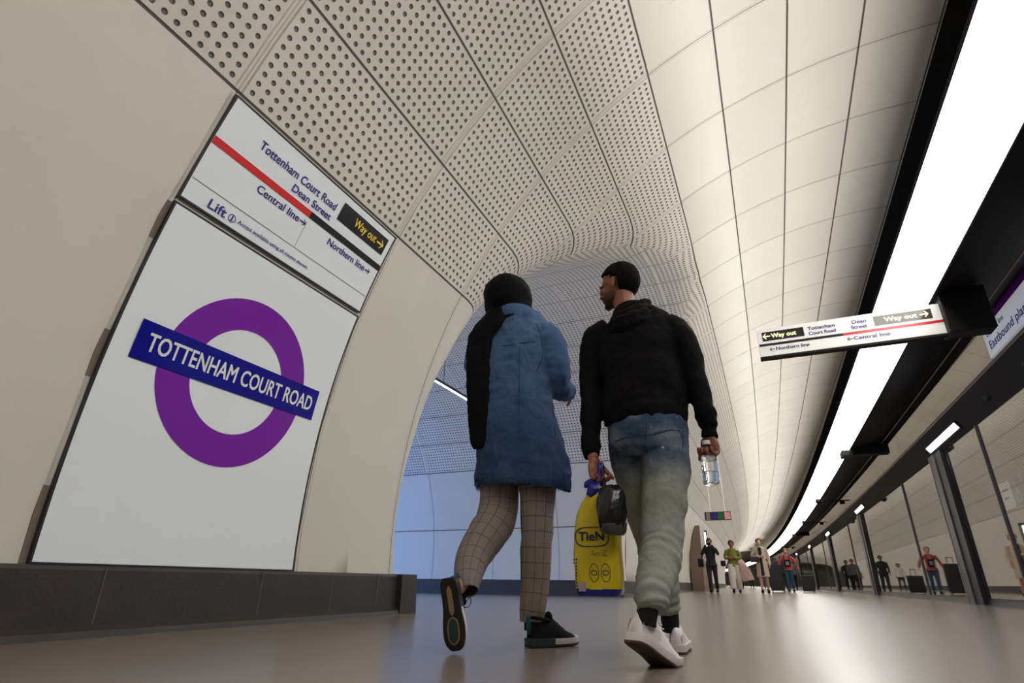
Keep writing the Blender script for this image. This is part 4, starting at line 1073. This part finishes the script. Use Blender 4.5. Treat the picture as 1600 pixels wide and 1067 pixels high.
add_limb(bm, [nd(838, 740, 2.62, 24), nd(839, 800, 2.61, 18), nd(838, 850, 2.60, 15), nd(836, 900, 2.60, 13.5), nd(833, 950, 2.60, 10), nd(832, 985, 2.59, 9.5)], 14, 4)
add_limb(bm, [nd(782, 740, 2.62, 24), nd(780, 790, 2.60, 19), nd(772, 822, 2.55, 16.5), nd(752, 855, 2.44, 16), nd(735, 890, 2.34, 12), nd(724, 908, 2.29, 11), nd(717, 918, 2.255, 11), nd(708, 930, 2.23, 10)], 14, 4)
finish(bm, 'body', mat('light_brown_skin', srgb(168, 112, 84), .5, noise_amt=.1, nscale=18), wo, .0048, 3)
bm = bmesh.new()
add_limb(bm, [nd(797, 436, 2.665, 6, 1), nd(796, 440, 2.665, 20, 1.1), nd(795, 450, 2.66, 32, 1.12), nd(794, 464, 2.655, 37.5, 1.1), nd(795, 478, 2.65, 37.5, 1.02), nd(798, 490, 2.65, 34, .92), nd(801, 500, 2.645, 35, .8), nd(803, 510, 2.64, 40, .72)], 34, 5, RX, lambda s, th: .018 * math.sin(4 * th + 13 * s) * min(1, s * 3))
for q in range(5):   # wrapped folds running round the head
    pass
finish(bm, 'headscarf', M['scarf'], wo, .006, 3, .010, .05)
bm = bmesh.new()
add_limb(bm, [nd(786, 478, 2.60, 18, .6), nd(778, 490, 2.57, 20, .55), nd(768, 504, 2.54, 21, .45), nd(757, 517, 2.525, 21, .38), nd(750, 532, 2.515, 21, .32), nd(747, 570, 2.51, 20.5, .32), nd(747, 620, 2.505, 20, .32), nd(748, 660, 2.505, 18, .34), nd(748, 690, 2.505, 14, .36), nd(748, 702, 2.505, 9, .4)], 36, 6, RX, lambda s, th: .10 * math.sin(7 * th + 4 * s) * min(1, s * 4))
finish(bm, 'scarf_tail', M['scarf'], wo, .0055, 2, .008, .05)
bm = bmesh.new()
def df(s, th): return .016 * rid(th * 4 + 2 * math.sin(s * 4)) * (1 - s) + .010 * rid(s * 9 + 1.5 * math.sin(th + 1)) + .016 * math.sin(6 * th + 3 * s) + .018 * math.sin(11 * s + 2 * th) + .02 * (1 - s) ** 3 * math.sin(7 * th)
add_limb(bm, [nd(815, 757, 2.60, 77, .62), nd(815, 752, 2.60, 78.5, .62), nd(813, 725, 2.605, 75, .62), nd(809, 690, 2.61, 70, .62), nd(805, 645, 2.615, 63, .60), nd(804, 605, 2.62, 61, .58), nd(805, 565, 2.62, 63, .55), nd(806, 535, 2.63, 62, .52), nd(805, 512, 2.64, 50, .55), nd(803, 499, 2.645, 36, .72), nd(802, 494, 2.65, 30, .8)], 44, 5, RX, df)
def wf(s, th): return .06 * rid(s * 15 + 1.2 * math.sin(th)) + .08 * math.sin(s * 30 + 2 * math.sin(th)) * (.4 + (.9 if .45 < s < .8 else 0))
add_limb(bm, [nd(838, 512, 2.64, 18), nd(858, 530, 2.635, 22), nd(867, 562, 2.64, 23.5), nd(869, 592, 2.67, 22, 1.1), nd(874, 607, 2.73, 20), nd(883, 612, 2.80, 16), nd(889, 613, 2.84, 14.5)], 24, 6, RX, wf)
add_limb(bm, [nd(770, 512, 2.64, 18), nd(754, 530, 2.635, 21), nd(747, 562, 2.64, 21), nd(748, 592, 2.68, 20), nd(755, 604, 2.76, 17), nd(766, 604, 2.85, 14)], 24, 6, RX, wf)
jk = finish(bm, 'denim_jacket', M['denim'], wo, .0062, 3, .022, .07)
bm = bmesh.new(); cl = [nd(801, 503, 2.645, 37, .78), nd(801, 497, 2.645, 36, .84), nd(801, 492, 2.648, 34, .88)]
add_limb(bm, cl, 30, 3); part(from_bm('collar', bm, M['denim'], None, True), jk)
draped('yoke_seam', [(766, 536), (790, 540), (812, 536), (835, 534)], M['stitch'], jk, .0024)
draped('centre_seam', [(812, 540), (812, 580), (811, 620), (812, 660), (813, 700), (814, 735)], M['stitch'], jk, .0016)
draped('side_seam', [(812, 536), (822, 560), (828, 580)], M['stitch'], jk, .0012)
draped('side_seam', [(862, 628), (865, 650), (868, 680)], M['stitch'], jk, .0022)
draped('arm_seam', [(838, 505), (846, 528), (848, 555), (838, 580)], M['stitch'], jk, .0018)
# frayed hem: one fringe
bm = bmesh.new(); hq = nd(815, 757, 2.60, 77.5, .62)
for q in range(360):
    a = 2 * PI * q / 360; k_ = 1 + .02 * math.sin(7 * a); x0_ = hq[0] + hq[3] * math.cos(a) * k_; y0_ = hq[1] + hq[4] * math.sin(a) * k_
    ln = .012 + .012 * random.random(); t_ = .0022
    p = Vector((x0_, y0_, hq[2] + .012)); tg = Vector((-math.sin(a), math.cos(a) * .6, 0)).normalized() * t_; jx = Vector((random.uniform(-.004, .004), random.uniform(-.004, .004), 0))
    v_ = [bm.verts.new(p - tg), bm.verts.new(p + tg), bm.verts.new(p + tg * .4 + jx - Vector((0, 0, ln + .012))), bm.verts.new(p - tg * .4 + jx - Vector((0, 0, ln + .012)))]; bm.faces.new(v_)
fr = part(from_bm('frayed_hem', bm, M['denim'], None, recalc=False), jk); fr['kind'] = 'stuff'
# checked trousers
def pf(s, th): return .04 * rid(s * 16 + 1.4 * math.sin(th + 1)) * (.3 + .7 * abs(math.sin(s * 4))) + .014 * math.sin(3 * th + 9 * s) + .035 * math.sin(s * 46 + 2 * math.sin(th)) * (math.exp(-((s - .38) / .10) ** 2) * .8 + max(0, s - .88) * 4)
bm = bmesh.new()
cloth_rings(bm, [nd(839, 735, 2.62, 30, .9), nd(840, 770, 2.62, 28.5, .95), nd(839, 805, 2.61, 26.5, .95), nd(838, 845, 2.60, 25, .95), nd(837, 880, 2.60, 24.5, .95), nd(836, 915, 2.60, 22.5, 1), nd(833, 945, 2.59, 21, 1), nd(831, 962, 2.59, 19.5, 1), nd(830, 972, 2.59, 18.5, 1)], 30, 7, RX, pf, False)
cloth_rings(bm, [nd(781, 735, 2.62, 31, .9), nd(780, 768, 2.61, 30.5, .95), nd(778, 798, 2.59, 31.5, .95), nd(768, 824, 2.54, 32, .95), nd(752, 848, 2.47, 30.5, .95), nd(740, 870, 2.41, 27.5, .95), nd(733, 892, 2.35, 24, 1), nd(731, 912, 2.30, 19.5, 1), nd(732, 924, 2.28, 15, 1)], 30, 7, RX, pf, False, u0=.02)
tr = from_bm('checked_trousers', bm, M['plaid'], None, True); sd = tr.modifiers.new('thickness', 'SOLIDIFY'); sd.thickness = .002; bake(tr); part(tr, wo)
for i_, nodes in enumerate(([nd(832, 965, 2.59, 13), nd(832, 985, 2.585, 13)],)):
    bm = bmesh.new(); add_limb(bm, nodes, 16, 3); part(from_bm('sock', bm, M['sock'], None, True), wo)
make_shoe('black', (-1.035, 2.535, .004), (-.905, 2.775, .004), (0, 0, 1), wo)
h2 = at(699, 905, 2.165); t2 = at(711, 1016, 2.20)
sh, T = make_shoe('black', h2, t2, (-.12, 1, .2), wo)
p0 = T(.02, .12, .09)
seam('lace_loop', [p0, p0 + Vector((.02, .0, .0)), p0 + Vector((.035, -.005, .02)), p0 + Vector((.03, -.01, .035)), p0 + Vector((.012, -.005, .02))], M['shoeblack'], sh, .0016)

# ------------------------------------------------------------------ people farther down the platform
def far_person(x, y, h, label, top, bottom, hairc, coat=None, skirt=False, face=(0, -1, 0), arms='down', hat=None, legsc=None, sc_w=1.0, stride=.12, wide=False):
    x = bend(x, y); t = thing('person', label, 'person', (x, y, 0)); s = h / 1.7; f = Vector(face).normalized(); rt = Vector((f.y, -f.x, 0))
    W = lambda a, b, c: Vector((x, y, 0)) + rt * a * s + f * b * s + Vector((0, 0, c * s))
    R = basis(f); sk = M['skin'] if hairc != 'fair' else mat('fair_skin', srgb(196, 150, 128), .5)
    bm = bmesh.new(); add_head(bm, W(0, .01, 1.58), R, s * .98)
    L5 = lambda pts: [(*W(a, b, c), r * s, (r2_ if r2_ else r) * s) for a, b, c, r, r2_ in pts]
    add_limb(bm, L5([(0, 0, 1.55, .05, 0), (0, 0, 1.45, .055, 0), (0, 0, 1.38, .14, .08), (0, 0, 1.15, .13, .09), (0, 0, 1.0, .13, .09), (0, 0, .88, .15, .1)]), 14, 3, tuple(rt))
    legs = []
    for sd_ in (-1, 1):
        q = [(sd_ * .09, 0, .9, .085, 0), (sd_ * .09, .03 + sd_ * stride * .4, .5, .055, 0), (sd_ * .09, sd_ * stride, .1, .04, 0)]; legs.append(q); add_limb(bm, L5(q), 12, 3, tuple(rt))
    aa = []
    for sd_ in (-1, 1):
        mode = arms if isinstance(arms, str) else arms[(sd_ + 1) // 2]
        if mode == 'down': q = [(sd_ * .17, 0, 1.38, .05, 0), (sd_ * .23, -.02, 1.12, .042, 0), (sd_ * .24, .05, .88, .032, 0)]
        elif mode == 'face': q = [(sd_ * .17, 0, 1.38, .05, 0), (sd_ * .26, .10, 1.20, .042, 0), (sd_ * .09, .20, 1.48, .032, 0)]
        elif mode == 'fold': q = [(sd_ * .17, 0, 1.38, .05, 0), (sd_ * .25, .02, 1.14, .042, 0), (sd_ * .02, .17, 1.12, .032, 0)]
        else: q = [(sd_ * .17, 0, 1.38, .05, 0), (sd_ * .30, -.02, 1.15, .042, 0), (sd_ * .38, .0, .95, .032, 0)]
        aa.append(q); add_limb(bm, L5(q), 10, 3, tuple(rt)); e_ = W(*q[-1][:3]); dd = e_ - W(*q[-2][:3]); add_hand(bm, e_, dd, rt * -sd_, sd_, (.4, .5, .4), s)
    o = finish(bm, 'body', sk, t, .012, 2)
    def gar(name, c, lst, vox=.014):
        bm = bmesh.new()
        for q in lst: add_limb(bm, L5(q), 16, 3, tuple(rt))
        return finish(bm, name, c, t, vox, 2)
    g = lambda q, e_: [(a, b, c, r + e_, (r2_ + e_) if r2_ else 0) for a, b, c, r, r2_ in q]
    hem = {'coat': .50, None: .92, 'short': .84}[coat]
    body = [(0, 0, 1.45, .06, 0), (0, 0, 1.40, .15, .085), (0, 0, 1.2, .165, .115), (0, 0, 1.02, .15, .11), (0, 0, max(hem, .9), .175, .125)] + ([(0, 0, hem, .20, .15)] if hem < .9 else [])
    sl = [g([*q[:-1], (q[-1][0] * .97, q[-1][1] * .97, q[-1][2], .034, 0)], .012) for q in aa]
    if legsc != 'bare':
        ex = .055 if wide else .014
        gar('trousers', bottom, [[(0, 0, .98, .14, .1), (0, 0, .82, .15, .11)]] + [g([q[0], q[1], (q[2][0], q[2][1], .14, .045, 0)], ex) for q in legs])
    else: gar('skirt', bottom, [[(0, 0, .98, .14, .1), (0, 0, .75, .17, .13), (0, 0, .60, .18, .14)]])
    gar('coat' if coat else 'top', top, [body] + sl)
    for q in legs:
        e_ = W(*q[-1][:3]); e_.z = 0; bm = bmesh.new(); add_ell(bm, e_ + f * .05 * s + Vector((0, 0, .045)), (.045 * s, .13 * s, .042), R, 14); add_ell(bm, e_ + Vector((0, 0, .07)), (.045 * s, .055 * s, .06), R, 12)
        for v in bm.verts: v.co.z = max(v.co.z, .002)
        part(from_bm('shoe', bm, M['shoeblack'], None, True), t)
    hm = {'dark': M['hair'], 'fair': mat('fair_hair', srgb(170, 112, 60), .6), 'brown': mat('brown_hair', srgb(84, 52, 38), .6)}[hairc]
    hcn = W(0, -.003, 1.615)
    shell('hair', hcn, R, (.088, .108, .098), lambda p: p.z > (.045 if p.y > .05 else -.03 if p.y > -.02 else -.10), hm, t, .014, 30, .006, s)
    return t, W, R, rt, f, s
dk = mat('black_wool', srgb(20, 20, 22), .8); cr = mat('cream_cloth', srgb(222, 212, 200), .75); gr = mat('olive_green_cloth', srgb(118, 126, 52), .75)
bg_ = mat('beige_raincoat', srgb(196, 178, 156), .7); rd = mat('coral_red_cloth', srgb(186, 78, 74), .75); bj = mat('mid_blue_denim', srgb(44, 78, 108), .8); pk = mat('pink_cloth', srgb(220, 186, 178), .75)
t, W, R, rt, f, s = far_person(-1.86, 20.8, 1.66, 'distant person in black coat and trousers holding a phone to the face', dk, dk, 'brown', 'short', arms='face')
b = thing('shoulder_bag', 'large black shoulder bag of the distant person in black', 'bag', W(.26, .0, .80)); bm = bmesh.new(); add_box(bm, W(.24, -.14, .80), W(.42, .12, 1.06), .02); part(from_bm('bag_body', bm, M['black'], None), b)
bm = bmesh.new(); add_limb(bm, [(*W(.29, -.10, 1.07), .01, .01), (*W(.20, -.02, 1.44), .01, .01), (*W(.29, .10, 1.07), .01, .01)], 8, 4, tuple(f)); part(from_bm('strap', bm, M['black'], None, True), b)
b = thing('phone', 'small phone held up by the distant person in black', 'phone', W(0, .26, 1.50)); bm = bmesh.new(); add_box(bm, W(-.07, .255, 1.48), W(.07, .265, 1.56)); part(from_bm('phone_body', bm, M['black'], None), b)
t, W, R, rt, f, s = far_person(-1.20, 21.4, 1.62, 'distant person in olive green jacket and wide cream trousers', gr, cr, 'brown', 'short', arms='fold', wide=True, stride=.16)
b = thing('handbag', 'small black handbag beside the green jacket', 'bag', W(.26, .06, .86)); bm = bmesh.new(); add_box(bm, W(.26, -.06, .86), W(.42, .10, 1.04), .02); part(from_bm('bag_body', bm, M['black'], None), b)
bm = bmesh.new(); add_limb(bm, [(*W(.28, .0, 1.03), .008, .008), (*W(.16, .0, 1.42), .008, .008)], 8, 3, tuple(f)); part(from_bm('strap', bm, M['black'], None, True), b)
b = thing('cloth_bundle', 'pale pink coat carried over the arm beside the cream trousers', 'coat', W(-.36, .05, .42)); bm = bmesh.new(); add_limb(bm, [(*W(-.22, .10, 1.06), .07, .05), (*W(-.30, .10, .85), .13, .06), (*W(-.38, .08, .60), .17, .07), (*W(-.42, .06, .40), .18, .07)], 18, 4, tuple(rt), lambda s_, th: .1 * math.sin(5 * th + 3 * s_)); part(from_bm('cloth', bm, pk, None, True), b)
t, W, R, rt, f, s = far_person(-.33, 21.2, 1.66, 'distant person in long beige raincoat over black top', bg_, dk, 'fair', 'coat', arms=('down', 'fold'), legsc='bare', stride=.10)
bm = bmesh.new(); add_limb(bm, [(*W(0, .112, 1.42), .05, .02), (*W(0, .128, 1.2), .045, .02), (*W(0, .14, .9), .04, .02), (*W(0, .165, .55), .05, .02)], 12, 4, tuple(rt)); part(from_bm('black_top', bm, dk, None, True), t)
b = thing('handbag', 'dark brown handbag held by the person in beige raincoat', 'bag', W(.20, .2, .92)); bm = bmesh.new(); add_box(bm, W(.06, .18, .94), W(.34, .30, 1.12), .02); part(from_bm('bag_body', bm, mat('dark_brown_leather', srgb(56, 38, 34), .5), None), b)
bm = bmesh.new(); add_limb(bm, [(*W(.12, .24, 1.11), .008, .008), (*W(.18, .22, 1.22), .008, .008), (*W(.26, .24, 1.11), .008, .008)], 8, 4, tuple(f)); part(from_bm('strap', bm, M['black'], None, True), b)
t, W, R, rt, f, s = far_person(.62, 26.7, 1.62, 'distant person in coral red top and blue jeans between suitcases', rd, bj, 'fair', 'short', arms='out', stride=.08)
b = thing('backpack', 'small black chest bag with grey print on the coral red top', 'bag', W(0, .12, .98)); bm = bmesh.new(); add_box(bm, W(-.12, .125, .98), W(.12, .20, 1.26), .03); part(from_bm('bag_body', bm, M['black'], None), b)
bm = bmesh.new(); add_box(bm, W(-.06, .205, 1.04), W(.06, .216, 1.18), .004); part(from_bm('front_print', bm, mat('grey_print', srgb(120, 124, 150), .5), None), b)
for q in (-.1, .1):
    bm = bmesh.new(); add_limb(bm, [(*W(q, .16, 1.25), .018, .01), (*W(q, .10, 1.40), .018, .01), (*W(q * .9, .0, 1.45), .018, .01)], 8, 3, tuple(rt)); part(from_bm('strap', bm, M['black'], None, True), b)
def suitcase(x, y, h, wd, label, m, grp=None):
    x = bend(x, y); t = thing('suitcase', label, 'suitcase', (x, y, 0), grp); bm = bmesh.new(); add_box(bm, (x - wd / 2, y - .14, .05), (x + wd / 2, y + .14, h), .03); part(from_bm('shell', bm, m, None), t)
    for q in range(4):
        bm = bmesh.new(); xx = x + (-1, 1)[q % 2] * (wd / 2 - .05); yy_ = y + (-1, 1)[q // 2] * .09; bmesh.ops.create_cone(bm, cap_ends=True, segments=14, radius1=.028, radius2=.028, depth=.02, matrix=Matrix.Translation((xx, yy_, .028)) @ Matrix.Rotation(PI / 2, 4, 'Y')); part(from_bm('wheel', bm, M['postdark'], None), t)
    bm = bmesh.new()
    for q in (-.08, .08): add_box(bm, (x + q - .008, y + .1, h), (x + q + .008, y + .115, h + .22))
    add_box(bm, (x - .09, y + .095, h + .2), (x + .09, y + .12, h + .225), .004); part(from_bm('pull_handle', bm, M['postdark'], None), t)
cs = mat('black_suitcase_shell', srgb(26, 25, 27), .5)
suitcase(.12, 26.2, 1.02, .50, 'tall black suitcase left of the coral red traveller', cs)
suitcase(1.22, 26.4, .62, .44, 'short dark suitcase right of the coral red traveller', cs)
for i_, (x_, y_, h_, c_, cb, hr) in enumerate(((.75, 36, 1.7, dk, dk, 'dark'), (1.45, 40, 1.68, mat('grey_cloth', srgb(90, 88, 92), .8), dk, 'brown'), (.2, 52, 1.72, dk, bj, 'dark'), (-.7, 60, 1.7, mat('navy_cloth', srgb(36, 40, 62), .8), dk, 'brown'), (-1.6, 48, 1.66, cr, dk, 'dark'), (1.3, 44, 1.74, dk, dk, 'dark'))):
    far_person(x_, y_, h_, ['tiny far person in black, just beyond the red topped traveller', 'tiny far person in grey by the platform doors', 'tiny far person in black top and blue jeans', 'tiny far person in navy coat farthest down the platform', 'tiny far person in cream top, left of the beige raincoat', 'tiny far person in black nearest the glass doors'][i_], c_, cb, hr, 'short')

# ------------------------------------------------------------------ far wall fittings
def wall_poster(y0, y1, v0, v1, label, fr, pic, cat='poster'):
    t = thing('poster_frame', label, cat, tube((y0 + y1) / 2, v0, .05))
    curved_slab('frame', y0, y1, v0, v1, -.02, .03, fr, t, 3, 8); curved_slab('picture', y0 + .07, y1 - .07, v0 + .12, v1 - .12, -.02, .036, pic, t, 3, 8)
wall_poster(16.2, 17.8, .35, 2.2, 'tall poster with blue grey picture on the left wall beyond the passage', M['signwhite'], mat('blue_grey_picture', srgb(98, 112, 150), .3, noise_amt=.5, nscale=3))
t = thing('wall_pillar', 'brown stone clad pillar on the left wall behind the distant person in black', 'pillar', (bend(-2.85, 26.2), 26.2, 0))
b0 = bend(0, 26.2); bm = bmesh.new(); pr_ = [(wallx(0) + .06, 0), (-2.55, 0), (-2.48, 2.5), (wallx(2.5) + .015, 2.5), (wallx(1.3) + .015, 1.3)]; add_loft(bm, [[Vector((x + b0, y, z)) for x, z in pr_] for y in (25.4, 27.0)]); part(from_bm('cladding', bm, mat('brown_stone', srgb(122, 104, 88), .5, noise_amt=.2), None), t)
t = thing('lit_screen', 'bright white lit panel beside the brown pillar', 'screen', (bend(-2.9, 27.4), 27.4, .9))
bm = bmesh.new(); add_box(bm, (b0 - 2.72, 27.1, 1.2), (b0 - 2.45, 27.25, 2.35), .01); part(from_bm('lit_face', bm, M['coolamp'], None), t)
bm = bmesh.new(); add_box(bm, (b0 - 2.72, 27.26, 0), (b0 - 2.42, 27.5, 2.45), .01); part(from_bm('casing', bm, M['bronze'], None), t)
t = thing('wall_bracket_sign', 'small dark T shaped marker on the wall left of the tall poster', 'sign', tube(15.3, 1.2, .05))
curved_slab('plate', 15.2, 15.45, 1.25, 1.33, -.01, .03, M['postdark'], t, 1, 1); curved_slab('stem', 15.3, 15.36, .95, 1.26, -.01, .03, M['postdark'], t, 1, 2)
# small hanging sign with three coloured squares
sy_ = 20.0; pA, pB = at(1103, 801, sy_), at(1142, 811, sy_)
t = thing('hanging_pictogram_sign', 'small hanging sign with navy, green and pink squares far along the platform', 'sign', ((pA.x + pB.x) / 2, sy_, pB.z))
bm = bmesh.new(); add_box(bm, (pA.x - .05, sy_, pB.z - .02), (pB.x + .02, sy_ + .08, pA.z + .02), .004); part(from_bm('sign_box', bm, M['postdark'], None), t)
ww = (pB.x - pA.x)
for q, (nm_, c_) in enumerate((('grey_square', srgb(150, 140, 130)), ('navy_square', srgb(50, 40, 120)), ('green_square', srgb(30, 110, 70)), ('pink_square', srgb(240, 170, 180)))):
    bm = bmesh.new(); xa = pA.x + ww * (0, .2, .48, .76)[q]; add_box(bm, (xa, sy_ - .012, pB.z), (xa + ww * (.16, .24, .24, .24)[q], sy_ + .001, pA.z)); part(from_bm(nm_, bm, mat(nm_, c_, .4), None), t)
for q in (.2, .8):
    bm = bmesh.new(); xx = pA.x + ww * q; zt = TZ + math.sqrt(TR ** 2 - (TX - xx - .13) ** 2) + .01; add_box(bm, (xx - .01, sy_ + .03, pA.z), (xx + .01, sy_ + .05, zt)); part(from_bm('hanger_rod', bm, M['signwhite'], None), t)
# blue and white sticker on the glass
t = thing('glass_notice', 'blue and white priority notice stuck on the nearest glass door', 'notice', (2.95, 9.2, 1.4))
c0 = at(1566, 768, 10.4); ya, yb = 10.15, 8.75
k = 2.95
pts = [(2.953, 9.05), (2.953, 9.75)]
def gl(u, v, off): return Vector((2.952 - off, 9.93 - u, 1.22 + v))
strip_patch('white_panel', 0, 0, .40, .34, gl, M['signwhite'], t, .002, n=2)
strip_patch('blue_panel', .40, 0, .80, .34, gl, mat('bright_blue_print', srgb(40, 110, 200), .3), t, .002, n=2)
ring_patch('wheelchair_icon', .60, .12, .085, .062, gl, M['textwhite'], t, .004, 30)
ring_patch('wheelchair_icon', .585, .275, .026, .0, gl, M['textwhite'], t, .004, 20)
strip_patch('wheelchair_icon', .575, .14, .60, .25, gl, M['textwhite'], t, .004, n=2); strip_patch('wheelchair_icon', .60, .14, .68, .16, gl, M['textwhite'], t, .004, n=2)
strip_patch('notice_line', .06, .22, .30, .25, gl, M['textblue'], t, .004, n=2); strip_patch('notice_line', .06, .12, .26, .15, gl, M['textblue'], t, .004, n=2)
# dark speakers under the header
for i_, y_ in enumerate((9.0, 7.6)):
    t = thing('header_speaker', ['round black speaker under the header, right of the nearest lamp', 'second round black speaker at the right edge of view'][i_], 'speaker', (2.86, y_, 2.55))
    bm = bmesh.new(); add_ell(bm, (2.86, y_, 2.56), (.04, .10, .05), None, 18); part(from_bm('speaker_cover', bm, M['black'], None, True), t)
